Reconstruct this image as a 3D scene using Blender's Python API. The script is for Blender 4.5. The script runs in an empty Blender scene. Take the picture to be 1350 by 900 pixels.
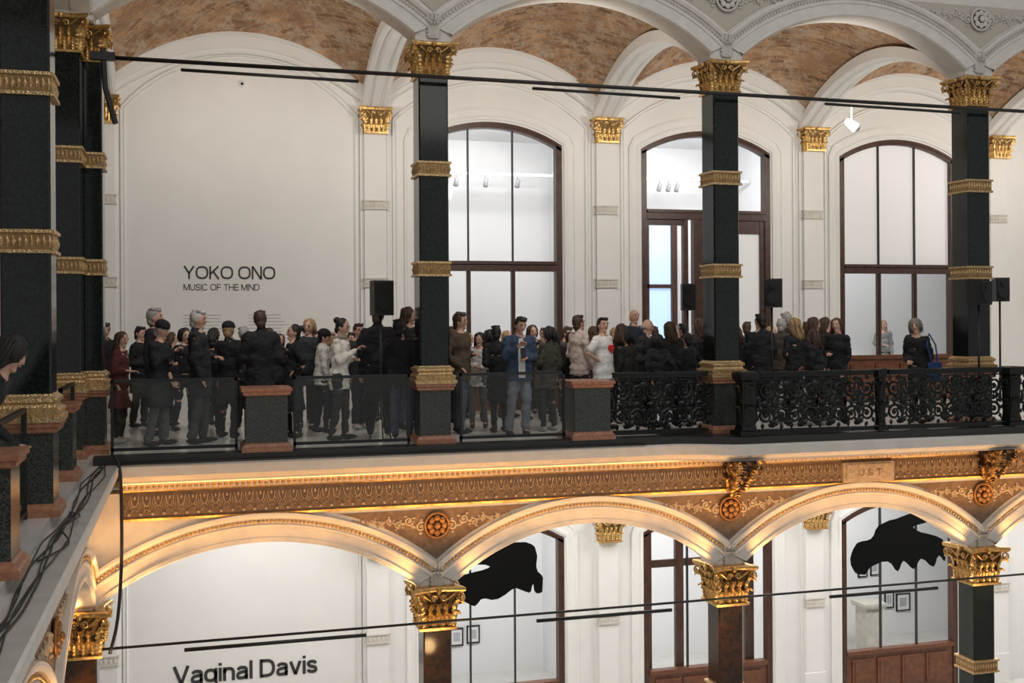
import bpy, bmesh, math, random
from mathutils import Vector, Matrix, noise
R = random.Random(7)
SC = bpy.context.scene
COL = SC.collection
SC.view_settings.view_transform = 'Standard'
pi = math.pi
XF, YF = -1.45, 15.7          # planes of the two arcades
YB = 20.8                     # back wall of the gallery
COLX = [3.29, 7.79, 12.28, 16.8]
BAYS = [(-1.45, 3.29), (3.29, 7.79), (7.79, 12.28), (12.28, 16.8)]
SIDEB = [(0, 4.7), (4.7, 9.3), (9.3, 13.9)]

# ---------------------------------------------------------------- materials
MATS = {}
def mat(name, col, rough=.6, metal=0., noise_amt=0., nscale=8., bump=0., bscale=30., col2=None, emis=0., kind=None, spec=.5):
    if name in MATS: return MATS[name]
    m = bpy.data.materials.new(name); m.use_nodes = True
    nt = m.node_tree; b = nt.nodes['Principled BSDF']
    b.inputs['Base Color'].default_value = (*col, 1)
    b.inputs['Roughness'].default_value = rough
    b.inputs['Metallic'].default_value = metal
    b.inputs['Specular IOR Level'].default_value = spec
    if emis:
        b.inputs['Emission Color'].default_value = (*col, 1)
        b.inputs['Emission Strength'].default_value = emis
    tc = nt.nodes.new('ShaderNodeTexCoord')
    if col2 is None: col2 = tuple(c*(1-noise_amt) for c in col)
    n = nt.nodes.new('ShaderNodeTexNoise'); n.inputs['Scale'].default_value = nscale
    n.inputs['Detail'].default_value = 6
    nt.links.new(tc.outputs['Object'], n.inputs['Vector'])
    r = nt.nodes.new('ShaderNodeValToRGB')
    r.color_ramp.elements[0].position = .38; r.color_ramp.elements[1].position = .62
    r.color_ramp.elements[0].color = (*col2, 1); r.color_ramp.elements[1].color = (*col, 1)
    nt.links.new(n.outputs['Fac'], r.inputs['Fac'])
    nt.links.new(r.outputs['Color'], b.inputs['Base Color'])
    if bump:
        v = nt.nodes.new('ShaderNodeTexNoise' if kind != 'vor' else 'ShaderNodeTexVoronoi')
        v.inputs['Scale'].default_value = bscale
        nt.links.new(tc.outputs['Object'], v.inputs['Vector'])
        bp = nt.nodes.new('ShaderNodeBump'); bp.inputs['Strength'].default_value = bump
        bp.inputs['Distance'].default_value = .02
        nt.links.new(v.outputs[0], bp.inputs['Height'])
        nt.links.new(bp.outputs['Normal'], b.inputs['Normal'])
    MATS[name] = m
    return m

M_wall = mat('plaster_white', (.775, .768, .745), .85, noise_amt=.03, nscale=2)
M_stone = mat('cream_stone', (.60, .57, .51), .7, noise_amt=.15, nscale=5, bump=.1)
M_cream = mat('cream_arch', (.67, .645, .60), .7, noise_amt=.08, nscale=6)
M_tan = mat('tan_frieze', (.22, .14, .085), .7, noise_amt=.3, nscale=14)  # warmed in the colour for the frieze's orange glow; spandrel grounds share it
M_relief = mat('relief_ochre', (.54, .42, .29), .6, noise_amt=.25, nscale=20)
M_gold = mat('gilding', (.76, .48, .18), .34, .85, noise_amt=.35, nscale=22, bump=.2, bscale=70)
M_goldd = mat('gilding_recess_shade', (.16, .09, .03), .5, .6, noise_amt=.3)  # dark copy of the gilding, recess shade behind the leaves put into colour
M_goldband = mat('gilding_band', (.70, .49, .25), .40, .72, noise_amt=.35, nscale=30, bump=.4, bscale=50, kind='vor')
M_mdark = mat('dark_marble', (.004, .007, .006), .10, col2=(.013, .020, .017), nscale=45, spec=.45)
M_mlow = mat('dark_marble_orange_glow', (.045, .022, .011), .16, col2=(.018, .013, .009), nscale=12)  # dark marble with the orange reflection on the lower shafts put into its colour
M_msp = mat('speckled_marble', (.022, .026, .022), .22, col2=(.07, .078, .068), nscale=60)
M_mred = mat('red_marble', (.42, .20, .12), .3, col2=(.30, .13, .075), nscale=18)
M_wood = mat('brown_wood', (.07, .026, .013), .4, noise_amt=.4, nscale=9)
M_black = mat('black_metal', (.012, .012, .013), .45)
M_iron = mat('cast_iron', (.010, .012, .011), .38, .3, noise_amt=.3)
M_plastic = mat('black_plastic', (.015, .015, .016), .5, bump=.3, bscale=200)
M_grill = mat('speaker_grille', (.028, .028, .03), .7, bump=1, bscale=300, kind='vor')
M_floor = mat('gallery_floor', (.66, .65, .63), .22, noise_amt=.06, nscale=3)
M_ledge = mat('gray_ledge', (.52, .50, .47), .6, noise_amt=.12, nscale=5)
M_dfloor = mat('dark_plinth', (.025, .025, .024), .35)
M_film = mat('white_film_glow', (.78, .78, .785), .5, emis=.17)  # faint emission stands in for room light behind the panes
M_room = mat('room_white', (.80, .80, .805), .9)
M_text = mat('vinyl_lettering', (.03, .03, .03), .6)
M_tgrey = mat('small_lettering', (.42, .41, .39), .8)
M_sil = mat('black_vinyl', (.004, .004, .004), .9, spec=.1)
M_white = mat('white_metal', (.8, .8, .8), .4)
M_blue = mat('dusk_sky', (.46, .62, .85), .5, emis=.75)
M_led = mat('warm_led', (1, .50, .16), .5, emis=3.2)
M_skin = [mat('skin_fair', (.56, .33, .24), .5, noise_amt=.1), mat('skin_tan', (.38, .21, .14), .5, noise_amt=.1), mat('skin_brown', (.20, .10, .06), .5, noise_amt=.1)]
M_eye = mat('eye_dark', (.02, .015, .012), .2)
M_lip = mat('lips', (.42, .16, .13), .5)
M_screen = mat('phone_screen', (.5, .6, .8), .3, emis=.6)

def glassmat(name, tint, gloss):
    m = bpy.data.materials.new(name); m.use_nodes = True
    nt = m.node_tree; nt.nodes.clear()
    o = nt.nodes.new('ShaderNodeOutputMaterial'); t = nt.nodes.new('ShaderNodeBsdfTransparent')
    t.inputs[0].default_value = (*tint, 1)
    g = nt.nodes.new('ShaderNodeBsdfGlossy'); g.inputs['Roughness'].default_value = .03
    g.inputs['Color'].default_value = (.9, .9, .9, 1)
    mx = nt.nodes.new('ShaderNodeMixShader'); mx.inputs[0].default_value = gloss
    nt.links.new(t.outputs[0], mx.inputs[1]); nt.links.new(g.outputs[0], mx.inputs[2])
    nt.links.new(mx.outputs[0], o.inputs[0])
    return m
M_glass = glassmat('clear_glass', (.97, .98, .98), .03)
M_rail = glassmat('railing_glass', (.93, .94, .925), .025)

def brickmat():
    m = bpy.data.materials.new('vault_brick'); m.use_nodes = True
    nt = m.node_tree; b = nt.nodes['Principled BSDF']; b.inputs['Roughness'].default_value = .9
    tc = nt.nodes.new('ShaderNodeTexCoord')
    bt = nt.nodes.new('ShaderNodeTexBrick')
    mp = nt.nodes.new('ShaderNodeMapping'); mp.inputs['Rotation'].default_value = (0, 0, math.radians(35))
    bt.inputs['Color1'].default_value = (.68, .42, .24, 1); bt.inputs['Color2'].default_value = (.34, .17, .09, 1)
    bt.inputs['Mortar'].default_value = (.62, .52, .40, 1)
    bt.inputs['Scale'].default_value = 1; bt.inputs['Brick Width'].default_value = .27
    bt.inputs['Row Height'].default_value = .09; bt.inputs['Mortar Size'].default_value = .012
    bt.inputs['Mortar Smooth'].default_value = .6
    L = nt.links.new
    def nz(sc, ro):
        n = nt.nodes.new('ShaderNodeTexNoise'); n.inputs['Scale'].default_value = sc; n.inputs['Detail'].default_value = 10; n.inputs['Roughness'].default_value = ro
        L(tc.outputs['Object'], n.inputs['Vector']); return n
    def ramp(p0, p1, c0, c1):
        r = nt.nodes.new('ShaderNodeValToRGB'); r.color_ramp.elements[0].position = p0; r.color_ramp.elements[1].position = p1
        r.color_ramp.elements[0].color = (*c0, 1); r.color_ramp.elements[1].color = (*c1, 1); return r
    n = nz(1.9, .85); n2 = nz(2.9, .85); n3 = nz(1.1, .8); nw = nz(3, .5)
    va = nt.nodes.new('ShaderNodeMixRGB'); va.blend_type = 'ADD'; va.inputs[0].default_value = .10
    L(mp.outputs[0], va.inputs[1]); L(nw.outputs['Color'], va.inputs[2])
    L(tc.outputs['Object'], mp.inputs[0]); L(va.outputs[0], bt.inputs['Vector'])
    rp = ramp(.38, .56, (.34, .30, .27), (1.15, 1.1, 1.0)); L(n.outputs['Fac'], rp.inputs[0])
    mx = nt.nodes.new('ShaderNodeMixRGB'); mx.blend_type = 'MULTIPLY'; mx.inputs[0].default_value = .8
    L(bt.outputs['Color'], mx.inputs[1]); L(rp.outputs[0], mx.inputs[2])
    rp2 = ramp(.49, .55, (0, 0, 0), (.75, .75, .75)); L(n2.outputs['Fac'], rp2.inputs[0])
    mx2 = nt.nodes.new('ShaderNodeMixRGB'); mx2.inputs[2].default_value = (.70, .56, .42, 1)
    L(rp2.outputs[0], mx2.inputs[0]); L(mx.outputs[0], mx2.inputs[1])
    rp3 = ramp(.51, .57, (0, 0, 0), (.6, .6, .6)); L(n3.outputs['Fac'], rp3.inputs[0])
    mx3 = nt.nodes.new('ShaderNodeMixRGB'); mx3.inputs[2].default_value = (.48, .27, .14, 1)
    L(rp3.outputs[0], mx3.inputs[0]); L(mx2.outputs[0], mx3.inputs[1])
    L(mx3.outputs[0], b.inputs['Base Color'])
    bp = nt.nodes.new('ShaderNodeBump'); bp.inputs['Strength'].default_value = .7; bp.inputs['Distance'].default_value = .02
    L(bt.outputs['Fac'], bp.inputs['Height']); bp.invert = True
    bp2 = nt.nodes.new('ShaderNodeBump'); bp2.inputs['Strength'].default_value = .8; bp2.inputs['Distance'].default_value = .07
    L(n2.outputs['Fac'], bp2.inputs['Height']); L(bp.outputs[0], bp2.inputs['Normal']); L(bp2.outputs[0], b.inputs['Normal'])
    return m
M_brick = brickmat()

# ---------------------------------------------------------------- mesh builder
class MB:
    def __init__(s): s.v = []; s.f = []; s.m = []
    def add(s, vs, fs, m=0):
        o = len(s.v); s.v += [tuple(p) for p in vs]
        s.f += [tuple(i+o for i in f) for f in fs]; s.m += [m]*len(fs)
    def box(s, x0, x1, y0, y1, z0, z1, m=0):
        vs = [(x, y, z) for z in (z0, z1) for y in (y0, y1) for x in (x0, x1)]
        s.add(vs, [(0, 2, 3, 1), (4, 5, 7, 6), (0, 1, 5, 4), (2, 6, 7, 3), (0, 4, 6, 2), (1, 3, 7, 5)], m)
    def tbox(s, T, u0, u1, v0, v1, z0, z1, m=0):
        vs = [T(u, v, z) for z in (z0, z1) for v in (v0, v1) for u in (u0, u1)]
        s.add(vs, [(0, 2, 3, 1), (4, 5, 7, 6), (0, 1, 5, 4), (2, 6, 7, 3), (0, 4, 6, 2), (1, 3, 7, 5)], m)
    def loft(s, rings, m=0, cap=True, closed=True):
        n = len(rings[0]); o = len(s.v)
        for r in rings: s.v += [tuple(p) for p in r]
        fs = []
        for i in range(len(rings)-1):
            for j in range(n if closed else n-1):
                k = (j+1) % n
                fs.append((o+i*n+j, o+i*n+k, o+(i+1)*n+k, o+(i+1)*n+j))
        if cap and closed:
            fs.append(tuple(o+j for j in reversed(range(n))))
            fs.append(tuple(o+(len(rings)-1)*n+j for j in range(n)))
        s.f += fs; s.m += [m]*len(fs)
    def sqstack(s, lv, m=0, c=(0, 0)):   # list of (z, half)
        s.loft([[(c[0]-h, c[1]-h, z), (c[0]+h, c[1]-h, z), (c[0]+h, c[1]+h, z), (c[0]-h, c[1]+h, z)] for z, h in lv], m)
    def tube(s, pts, rad, n=6, m=0):
        pts = [Vector(p) for p in pts]
        if not hasattr(rad, '__len__'): rad = [rad]*len(pts)
        rings = []; up = None
        for i, p in enumerate(pts):
            t = (pts[min(i+1, len(pts)-1)]-pts[max(i-1, 0)])
            if t.length < 1e-9: t = Vector((0, 0, 1))
            t.normalize()
            if up is None:
                up = Vector((0, 0, 1)) if abs(t.z) < .9 else Vector((1, 0, 0))
            a = (up-t*up.dot(t))
            if a.length < 1e-6: a = t.orthogonal()
            a.normalize(); b = t.cross(a); up = a
            rings.append([p+(a*math.cos(2*pi*j/n)+b*math.sin(2*pi*j/n))*rad[i] for j in range(n)])
        s.loft(rings, m)
    def ell(s, c, r, nu=10, nv=7, m=0, fn=None):
        vs = []; fs = []
        for i in range(1, nv):
            th = pi*i/nv
            for j in range(nu):
                ph = 2*pi*j/nu
                d = Vector((math.sin(th)*math.cos(ph), math.sin(th)*math.sin(ph), math.cos(th)))
                vs.append(d)
        vs.append(Vector((0, 0, 1))); vs.append(Vector((0, 0, -1)))
        T, B = len(vs)-2, len(vs)-1
        out = []
        for d in vs:
            q = Vector((d.x*r[0], d.y*r[1], d.z*r[2]))
            if fn: q = fn(q, d)
            out.append((c[0]+q.x, c[1]+q.y, c[2]+q.z))
        for i in range(nv-2):
            for j in range(nu):
                k = (j+1) % nu
                fs.append((i*nu+j, (i+1)*nu+j, (i+1)*nu+k, i*nu+k))
        for j in range(nu):
            k = (j+1) % nu
            fs.append((T, j, k)); fs.append((B, (nv-2)*nu+k, (nv-2)*nu+j))
        s.add(out, fs, m)
    def cap(s, a, b, ra, rb, n=10, m=0):   # tapered capsule
        a = Vector(a); b = Vector(b); t = (b-a).normalized()
        pts = []; rr = []
        for q in (0.0, .35, .75): pts.append(a-t*ra*math.cos(q*pi/2)*1.0); rr.append(max(.002, ra*math.sin(q*pi/2)))
        pts.append(a); rr.append(ra); pts.append((a+b)/2); rr.append((ra+rb)/2*1.02); pts.append(b); rr.append(rb)
        for q in (.75, .35, 0.0): pts.append(b+t*rb*math.cos(q*pi/2)); rr.append(max(.002, rb*math.sin(q*pi/2)))
        s.tube(pts, rr, n, m)
    def xf(s, M):
        s.v = [tuple(M @ Vector(p)) for p in s.v]
    def mesh(s, name, mats, smooth=False, recalc=True):
        me = bpy.data.meshes.new(name); me.from_pydata(s.v, [], s.f)
        for mm in mats: me.materials.append(mm)
        me.polygons.foreach_set('material_index', s.m)
        me.polygons.foreach_set('use_smooth', [smooth]*len(s.f))
        if recalc:
            bm = bmesh.new(); bm.from_mesh(me); bmesh.ops.recalc_face_normals(bm, faces=bm.faces); bm.to_mesh(me); bm.free()
        me.update()
        return me

def put(name, me, parent=None, loc=(0, 0, 0), rot=(0, 0, 0), **kw):
    o = bpy.data.objects.new(name, me); COL.objects.link(o)
    o.location = loc; o.rotation_euler = rot
    if parent: o.parent = parent
    for k, v in kw.items(): o[k] = v
    return o
TN = [0]
def struct(name, mb, mats, label, cat='trim', smooth=False):
    if name == 'trim': TN[0] += 1; name = 'trim_%d' % TN[0]
    return put(name, mb.mesh(name, mats, smooth), label=label, category=cat, kind='structure')
def empty(name, loc, rotz=0, **kw):
    e = put(name, None, None, loc, (0, 0, rotz), **kw); e.empty_display_size = .1
    return e
def T_main(u, v, z): return (u, YF-v, z)
def T_side(u, v, z): return (XF+v, YF-u, z)

# ---------------------------------------------------------------- ornament pieces
def leaf(mb, p, n, h, w, m=0, out=.1):
    p = Vector(p); n = Vector(n).normalized(); t = Vector((0, 0, 1)).cross(n)
    prof = [(0, 0, .7), (.06, .16, 1.1), (.1, .27, .7), (.1, .40, 1.12), (.13, .52, .72), (.2, .68, 1.05), (.30, .80, .65), (.5, .93, .85), (.75, 1.0, .65), (1.0, .93, .5), (1.05, .82, .12)]
    rows = []
    for o, z, ww in prof:
        row = []
        for k in (-1, -.55, 0, .55, 1):
            row.append(p+n*(o*out+(.014 if abs(k) == .55 else (-.008 if k else .002)))+t*(k*w*.5*ww)+Vector((0, 0, z*h+(.05*h if abs(k) == 1 else 0))))
        rows.append(row)
    mb.loft(rows, m, cap=False, closed=False)
    back = [[q-n*.012 for q in r] for r in rows]
    mb.loft(back, m, cap=False, closed=False)
def spiral(c, U, V, r0, r1, turns, a0, n=18):
    c = Vector(c); U = Vector(U); V = Vector(V)
    return [c+(U*math.cos(a0+turns*2*pi*i/n)+V*math.sin(a0+turns*2*pi*i/n))*(r0+(r1-r0)*i/n) for i in range(n+1)]
def capital_mesh(name='capital'):
    mb = MB()
    mb.sqstack([(0, .235), (.03, .245), (.035, .218)])
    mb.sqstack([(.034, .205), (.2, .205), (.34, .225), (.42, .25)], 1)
    a = []
    for z, k in ((.42, .90), (.435, .97), (.45, 1), (.475, 1), (.485, .96)):
        ring = []
        for q in range(4):
            for s in range(6):
                tt = s/6; ang = q*pi/2
                x = -.33+.66*tt; y = -.33+.075*math.sin(pi*tt)
                ring.append((k*(x*math.cos(ang)-y*math.sin(ang)), k*(x*math.sin(ang)+y*math.cos(ang)), z))
        a.append(ring)
    mb.loft(a)
    for q in range(4):
        ang = q*pi/2; c, s = math.cos(ang), math.sin(ang)
        rot = lambda x, y: (x*c-y*s, x*s+y*c)
        n = rot(0, -1)
        for x in (-.15, -.05, .05, .15):
            px, py = rot(x, -.205); leaf(mb, (px, py, .03), (*n, 0), .155, .088, out=.065)
        for x in (-.10, 0, .10):
            px, py = rot(x, -.205); leaf(mb, (px, py, .1), (*n, 0), .20, .08, out=.085)
        d = rot(-1, -1)
        px, py = rot(-.205, -.205)
        leaf(mb, (px, py, .03), (*d, 0), .17, .10, out=.08)
        leaf(mb, (px, py, .12), (*d, 0), .21, .10, out=.13)
        dd = Vector((*d, 0)).normalized()
        cc = Vector((*rot(-.275, -.275), .37))
        mb.tube(spiral(cc, dd, (0, 0, 1), .062, .012, 1.6, pi*1.1), .014, 5)
        mb.tube([Vector((*rot(-.2, -.22), .26)), Vector((*rot(-.22, -.25), .36)), cc+dd*-.06], .013, 5)
        for sx in (-1, 1):
            c2 = Vector((*rot(sx*.06, -.265), .36)); tx = Vector((*rot(-sx, 0), 0))
            mb.tube(spiral(c2, tx, (0, 0, 1), .042, .01, 1.3, 0, 12), .010, 5)
            mb.tube([Vector((*rot(sx*.07, -.23), .24)), Vector((*rot(sx*.10, -.25), .34)), Vector((*rot(sx*.2, -.28), .41))], .011, 5)
        fx, fy = rot(0, -.285)
        mb.ell((fx, fy, .45), (.035, .035, .04), 8, 6)
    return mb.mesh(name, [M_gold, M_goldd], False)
def band_mesh(h, half, name='band', mt=None):
    mb = MB(); w = half
    mb.sqstack([(0, w+.01), (0, w+.035), (.03, w+.035), (.035, w+.016)]); mb.sqstack([(.034, w+.015), (h-.034, w+.015)], 1)
    mb.sqstack([(h-.035, w+.016), (h-.03, w+.035), (h, w+.035), (h, w+.01)])
    for q in range(4):
        ang = q*pi/2; c, s = math.cos(ang), math.sin(ang)
        for i in range(9):
            x = -w+.01+i*(2*w-.02)/8; y = -w-.0155
            pts = []
            for dx, dz, dy in ((-.022, 0, 0), (0, -.065, 0), (.022, 0, 0), (0, .065, 0), (0, 0, -.018)):
                X = x+dx; Y = y+dy; pts.append((X*c-Y*s, X*s+Y*c, h/2+dz*(h/.22)))
            mb.add(pts, [(0, 1, 4), (1, 2, 4), (2, 3, 4), (3, 0, 4)])
    return mb.mesh(name, [mt or M_goldband, mat('band_ground', (.34, .21, .09), .45, .6, noise_amt=.3)])  # ground darkened in colour, as recess shade between the studs
HW = .21
ME_cap = capital_mesh()
ME_band = band_mesh(.21, HW)
def shaft_mesh(z0, z1, w=HW, m=None):
    mb = MB(); c = .02
    ring = lambda z: [(-w+c, -w, z), (w-c, -w, z), (w, -w+c, z), (w, w-c, z), (w-c, w, z), (-w+c, w, z), (-w, w-c, z), (-w, -w+c, z)]
    mb.loft([ring(z0), ring(z1)])
    return mb.mesh('shaft', [m or M_mdark])
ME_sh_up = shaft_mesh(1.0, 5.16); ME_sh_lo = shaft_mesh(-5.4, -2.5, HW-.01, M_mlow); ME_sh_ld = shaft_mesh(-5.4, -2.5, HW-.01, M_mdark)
def goldbase():
    mb = MB()
    mb.sqstack([(.84, .295), (.89, .30), (.90, .27), (.95, .285), (.97, .245), (1.0, .235), (1.02, .26), (1.05, .26), (1.075, .225), (1.09, .215)])
    return mb.mesh('gilded_base', [M_goldband])
ME_gbase = goldbase()
def pedmesh(h, part, z1=.84):
    mb = MB()
    if part == 'cap': mb.sqstack([(z1-.10, h), (z1-.085, h+.03), (z1-.05, h+.03), (z1-.04, h+.05), (z1, h+.05), (z1+.005, h+.02)])
    if part == 'die': mb.sqstack([(.1, h-.01), (z1-.095, h-.01)])
    if part == 'foot': mb.sqstack([(0, h+.05), (.06, h+.05), (.07, h+.035), (.10, h+.015), (.115, h-.005)])
    return mb.mesh(part, [M_mred if part != 'die' else M_msp])
PM = {(h, p): pedmesh(h, p) for h in (.23, .28, .22) for p in ('cap', 'die', 'foot')}

def column(x, y, label):
    e = empty('column', (x, y, 0), label=label, category='column', group='dark marble gallery columns')
    put('foot', PM[(.23, 'foot')], e); put('pedestal_die', PM[(.23, 'die')], e); put('pedestal_cap', PM[(.23, 'cap')], e)
    put('gilded_base', ME_gbase, e); put('shaft', ME_sh_up, e)
    put('band', ME_band, e, (0, 0, 2.34)); put('band', ME_band, e, (0, 0, 3.74))
    put('capital', ME_cap, e, (0, 0, 5.13))
LB = 'square dark green marble column with gilded bands and leafy gold capital'
for x in COLX: column(x, YF, 'square dark green marble column, gilded bands and capital, on balustrade line')
column(-1.54, 15.42, 'square dark marble column with gilded bands at the gallery corner'); column(-1.31, 15.93, 'dark marble column with gilded bands tucked behind the corner column')
for y in (11.0, 6.4): column(-1.40, y, 'square dark marble column with gilded bands on the side ledge')
def lowcolumn(x, y):
    e = empty('column', (x, y, -6.2), label='polished dark marble lower column with warm lit gilded capital', category='column', group='lower arcade columns')
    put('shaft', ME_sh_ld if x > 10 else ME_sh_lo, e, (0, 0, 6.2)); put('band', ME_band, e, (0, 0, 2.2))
    c = put('capital', ME_cap, e, (0, 0, 6.2-2.58)); c.scale = (1.12, 1.12, 1.25)
    mb = MB(); mb.sqstack([(0, .34), (.5, .34), (.52, .28), (.7, .27), (.8, .21)]); put('base', mb.mesh('base', [M_mred]), e)
for x in COLX: lowcolumn(x, YF-.08)
lowcolumn(-1.38, 15.62); lowcolumn(-1.38, 11.0)

def pedestal(x, y, h=.28):
    e = empty('balustrade_pedestal', (x, y, 0), label='speckled dark marble pedestal with red marble cap and foot', category='pedestal', group='balustrade pedestals')
    for p in ('foot', 'die', 'cap'): put(p, PM[(h, p)], e)
for x in (.97, 5.55): pedestal(x, 15.55)
pedestal(-1.38, 8.45, .22); pedestal(-1.45, 13.35, .22)

# ---------------------------------------------------------------- arcade arches
def arc_geo(b, rise=.72, inset=.26):
    c = (b[1]-b[0])/2-inset; Rr = (c*c+rise*rise)/(2*rise)
    return (b[0]+b[1])/2, c, Rr, (b[1]-b[0])/2
def arch_wall(T, bays, zs, ztop, v0, v1, label, name, m, mats, cat='wall'):
    mb = MB(); N = 28
    for b in bays:
        cx, c, Rr, hb = arc_geo(b); zc = zs+.72-Rr
        th = math.asin(c/Rr)
        arc = [(cx+Rr*math.sin(th*(2*i/N-1)), zc+Rr*math.cos(th*(2*i/N-1))) for i in range(N+1)]
        for i in range(N):
            (x0, z0), (x1, z1) = arc[i], arc[i+1]
            for v in (v0, v1): mb.add([T(x0, v, z0), T(x1, v, z1), T(x1, v, ztop), T(x0, v, ztop)], [(0, 1, 2, 3)])
            mb.add([T(x0, v0, z0), T(x1, v0, z1), T(x1, v1, z1), T(x0, v1, z0)], [(0, 1, 2, 3)])
        for a, d in ((b[0], cx-c), (cx+c, b[1])):
            mb.tbox(T, a, d, v0, v1, zs-.1, ztop)
    return struct(name, mb, mats, label, cat)
ZSL, ZSU = -1.93, 5.72
arch_wall(T_main, BAYS, ZSL, -.5, -.22, .22, 'cream arched wall above the lower arcade', 'wall_front', 0, [M_cream])
arch_wall(T_side, SIDEB, ZSL, -.5, -.22, .22, 'cream arched wall under the side gallery', 'wall_left_side', 0, [M_cream])
arch_wall(T_main, BAYS, ZSU, 8.6, -.22, .22, 'cream arched wall above the upper columns', 'wall_front_upper', 0, [M_cream])
arch_wall(T_side, SIDEB, ZSU, 8.6, -.22, .22, 'cream arched wall above the side columns', 'wall_left_upper', 0, [M_cream])

def archivolt(T, b, zs, label, gold=True):
    cx, c, Rr, hb = arc_geo(b); zc = zs+.72-Rr
    prof = [(-.015, .0, 0), (-.02, .24, 0), (0, .27, 0), (.045, .27, 0), (.055, .245, 0), (.17, .245, 0), (.185, .265, 0), (.215, .265, 0), (.225, .24, 0), (.29, .24, 1), (.30, .275, 0), (.34, .30, 0), (.375, .30, 0), (.38, .22, 0)]
    N = 36; mb = MB()
    def P(dr, v, t):
        r = Rr+dr; h = min(hb-.005, c+max(0, dr)*1.0+.0)
        th = math.asin(h/r)*t
        return T(cx+r*math.sin(th), v, zc+r*math.cos(th))
    rings = [[P(dr, v, 2*i/N-1) for dr, v, _ in prof] for i in range(N+1)]
    for k in range(len(prof)-1):
        for i in range(N):
            mb.add([rings[i][k], rings[i][k+1], rings[i+1][k+1], rings[i+1][k]], [(0, 1, 2, 3)], 1 if prof[k][2] else 0)
    o = struct('trim', mb, [M_cream, M_relief if gold else M_cream], label)
    mb = MB(); r = Rr+.258; th = math.asin(min(hb-.02, c+.25)/r); n = int(2*th*r/.055)
    for i in range(n+1):
        a = -th+2*th*i/n
        p = T(cx+r*math.sin(a), .25, zc+r*math.cos(a))
        mb.ell(p, (.022, .022, .022), 6, 4)
    struct('trim', mb, [M_gold if gold else M_stone], 'row of small round beads following the arch', smooth=True)
for b in BAYS:
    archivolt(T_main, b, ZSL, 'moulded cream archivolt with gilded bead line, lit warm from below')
    archivolt(T_main, b, ZSU, 'moulded cream archivolt over the upper gallery opening', False)
for b in SIDEB[:2]:
    archivolt(T_side, b, ZSL, 'moulded cream archivolt of the side gallery'); archivolt(T_side, b, ZSU, 'moulded cream archivolt over the side gallery opening', False)

def rosette_mb(r=.17, m_ring=0, m_pet=0, m_c=1):
    mb = MB()
    pts = [(r*math.cos(2*pi*i/24), 0, r*math.sin(2*pi*i/24)) for i in range(25)]
    mb.tube(pts, .022, 6, m_ring)
    mb.loft([[(k*r*math.cos(2*pi*i/24), y, k*r*math.sin(2*pi*i/24)) for i in range(24)] for k, y in ((1, .01), (1, -.005), (.1, -.01))], m_c)
    for i in range(8):
        a = 2*pi*i/8
        mb.ell((.6*r*math.cos(a), -.02, .6*r*math.sin(a)), (.28*r, .022, .28*r), 8, 6, m_pet)
    mb.ell((0, -.04, 0), (.05, .035, .05), 8, 6, m_pet)
    return mb
def scroll_spandrel(T, side, mb, x0, z0, L, H, m=0, vv=.235):
    A = Vector(T(1, 0, 0))-Vector(T(0, 0, 0))
    x = .22; k = 0
    while x < L:
        f = 1-x/L; r = max(.018, .095*f*H/.3)
        cz = z0-.01-.10*f+.05*(1 if k % 2 else -1)*f
        c = T(x0+side*x, vv+.008, cz)
        mb.tube(spiral(c, A*side, (0, 0, 1 if k % 2 else -1), r, r*.15, 1.5, pi, 14), [.013*(.5+f)]*15, 5, m)
        mb.ell(c, (r*.3, r*.3, r*.3), 6, 5, m)
        for q in range(4):
            a = q*1.6+k
            e = T(x0+side*(x+r*1.25*math.cos(a)), vv, cz+r*1.15*math.sin(a))
            mb.ell(e, (r*.33+.006, r*.25+.004, r*.22+.006), 6, 4, m)
        x += r*1.9+.02; k += 1
def spandrel(T, u, zs, warm, rotz):
    mb = MB(); zt = zs+1.02
    rr = 3.14+.40; bay = 4.53; N = 16
    def ext(d):
        x = bay/2-d; return zs+.72-3.14+math.sqrt(max(.01, rr*rr-x*x))
    for s in (-1, 1):
        for i in range(N):
            d0, d1 = 1.75*i/N, 1.75*(i+1)/N
            z0, z1 = ext(d0)+.02, ext(d1)+.02
            mb.add([T(u+s*d0, .232, z0), T(u+s*d1, .232, z1), T(u+s*d1, .232, max(z1, zt)), T(u+s*d0, .232, max(z0, zt))], [(0, 1, 2, 3)], 1)
        scroll_spandrel(T, s, mb, u, zt-.1, 1.35, .3, 0)
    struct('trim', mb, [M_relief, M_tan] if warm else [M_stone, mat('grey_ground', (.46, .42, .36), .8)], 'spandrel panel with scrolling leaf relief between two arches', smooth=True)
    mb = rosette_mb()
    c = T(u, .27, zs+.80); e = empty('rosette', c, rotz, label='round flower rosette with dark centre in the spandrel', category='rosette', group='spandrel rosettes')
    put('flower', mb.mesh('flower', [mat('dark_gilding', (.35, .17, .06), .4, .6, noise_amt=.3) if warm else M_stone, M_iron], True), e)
    mb = MB()
    for k in (-1, 0, 1): 
        leaf(mb, (k*.05, 0, .22), (0, -1, 0), .14, .12, out=.05)
        leaf(mb, (k*.045, 0, .02), (0, -1, 0), .22, .11, out=.06)
    c = T(u, .25, zs-.08)
    put('corbel_leaf', mb.mesh('corbel_leaf', [M_stone], True), None, c, (0, 0, rotz), label='carved leaf ornament where two arches meet', category='carved ornament', group='corbel leaves')
for x in COLX:
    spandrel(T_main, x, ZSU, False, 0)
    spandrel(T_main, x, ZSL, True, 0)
spandrel(T_side, 4.7, ZSL, True, pi/2); spandrel(T_side, 4.7, ZSU, False, pi/2)

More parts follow.
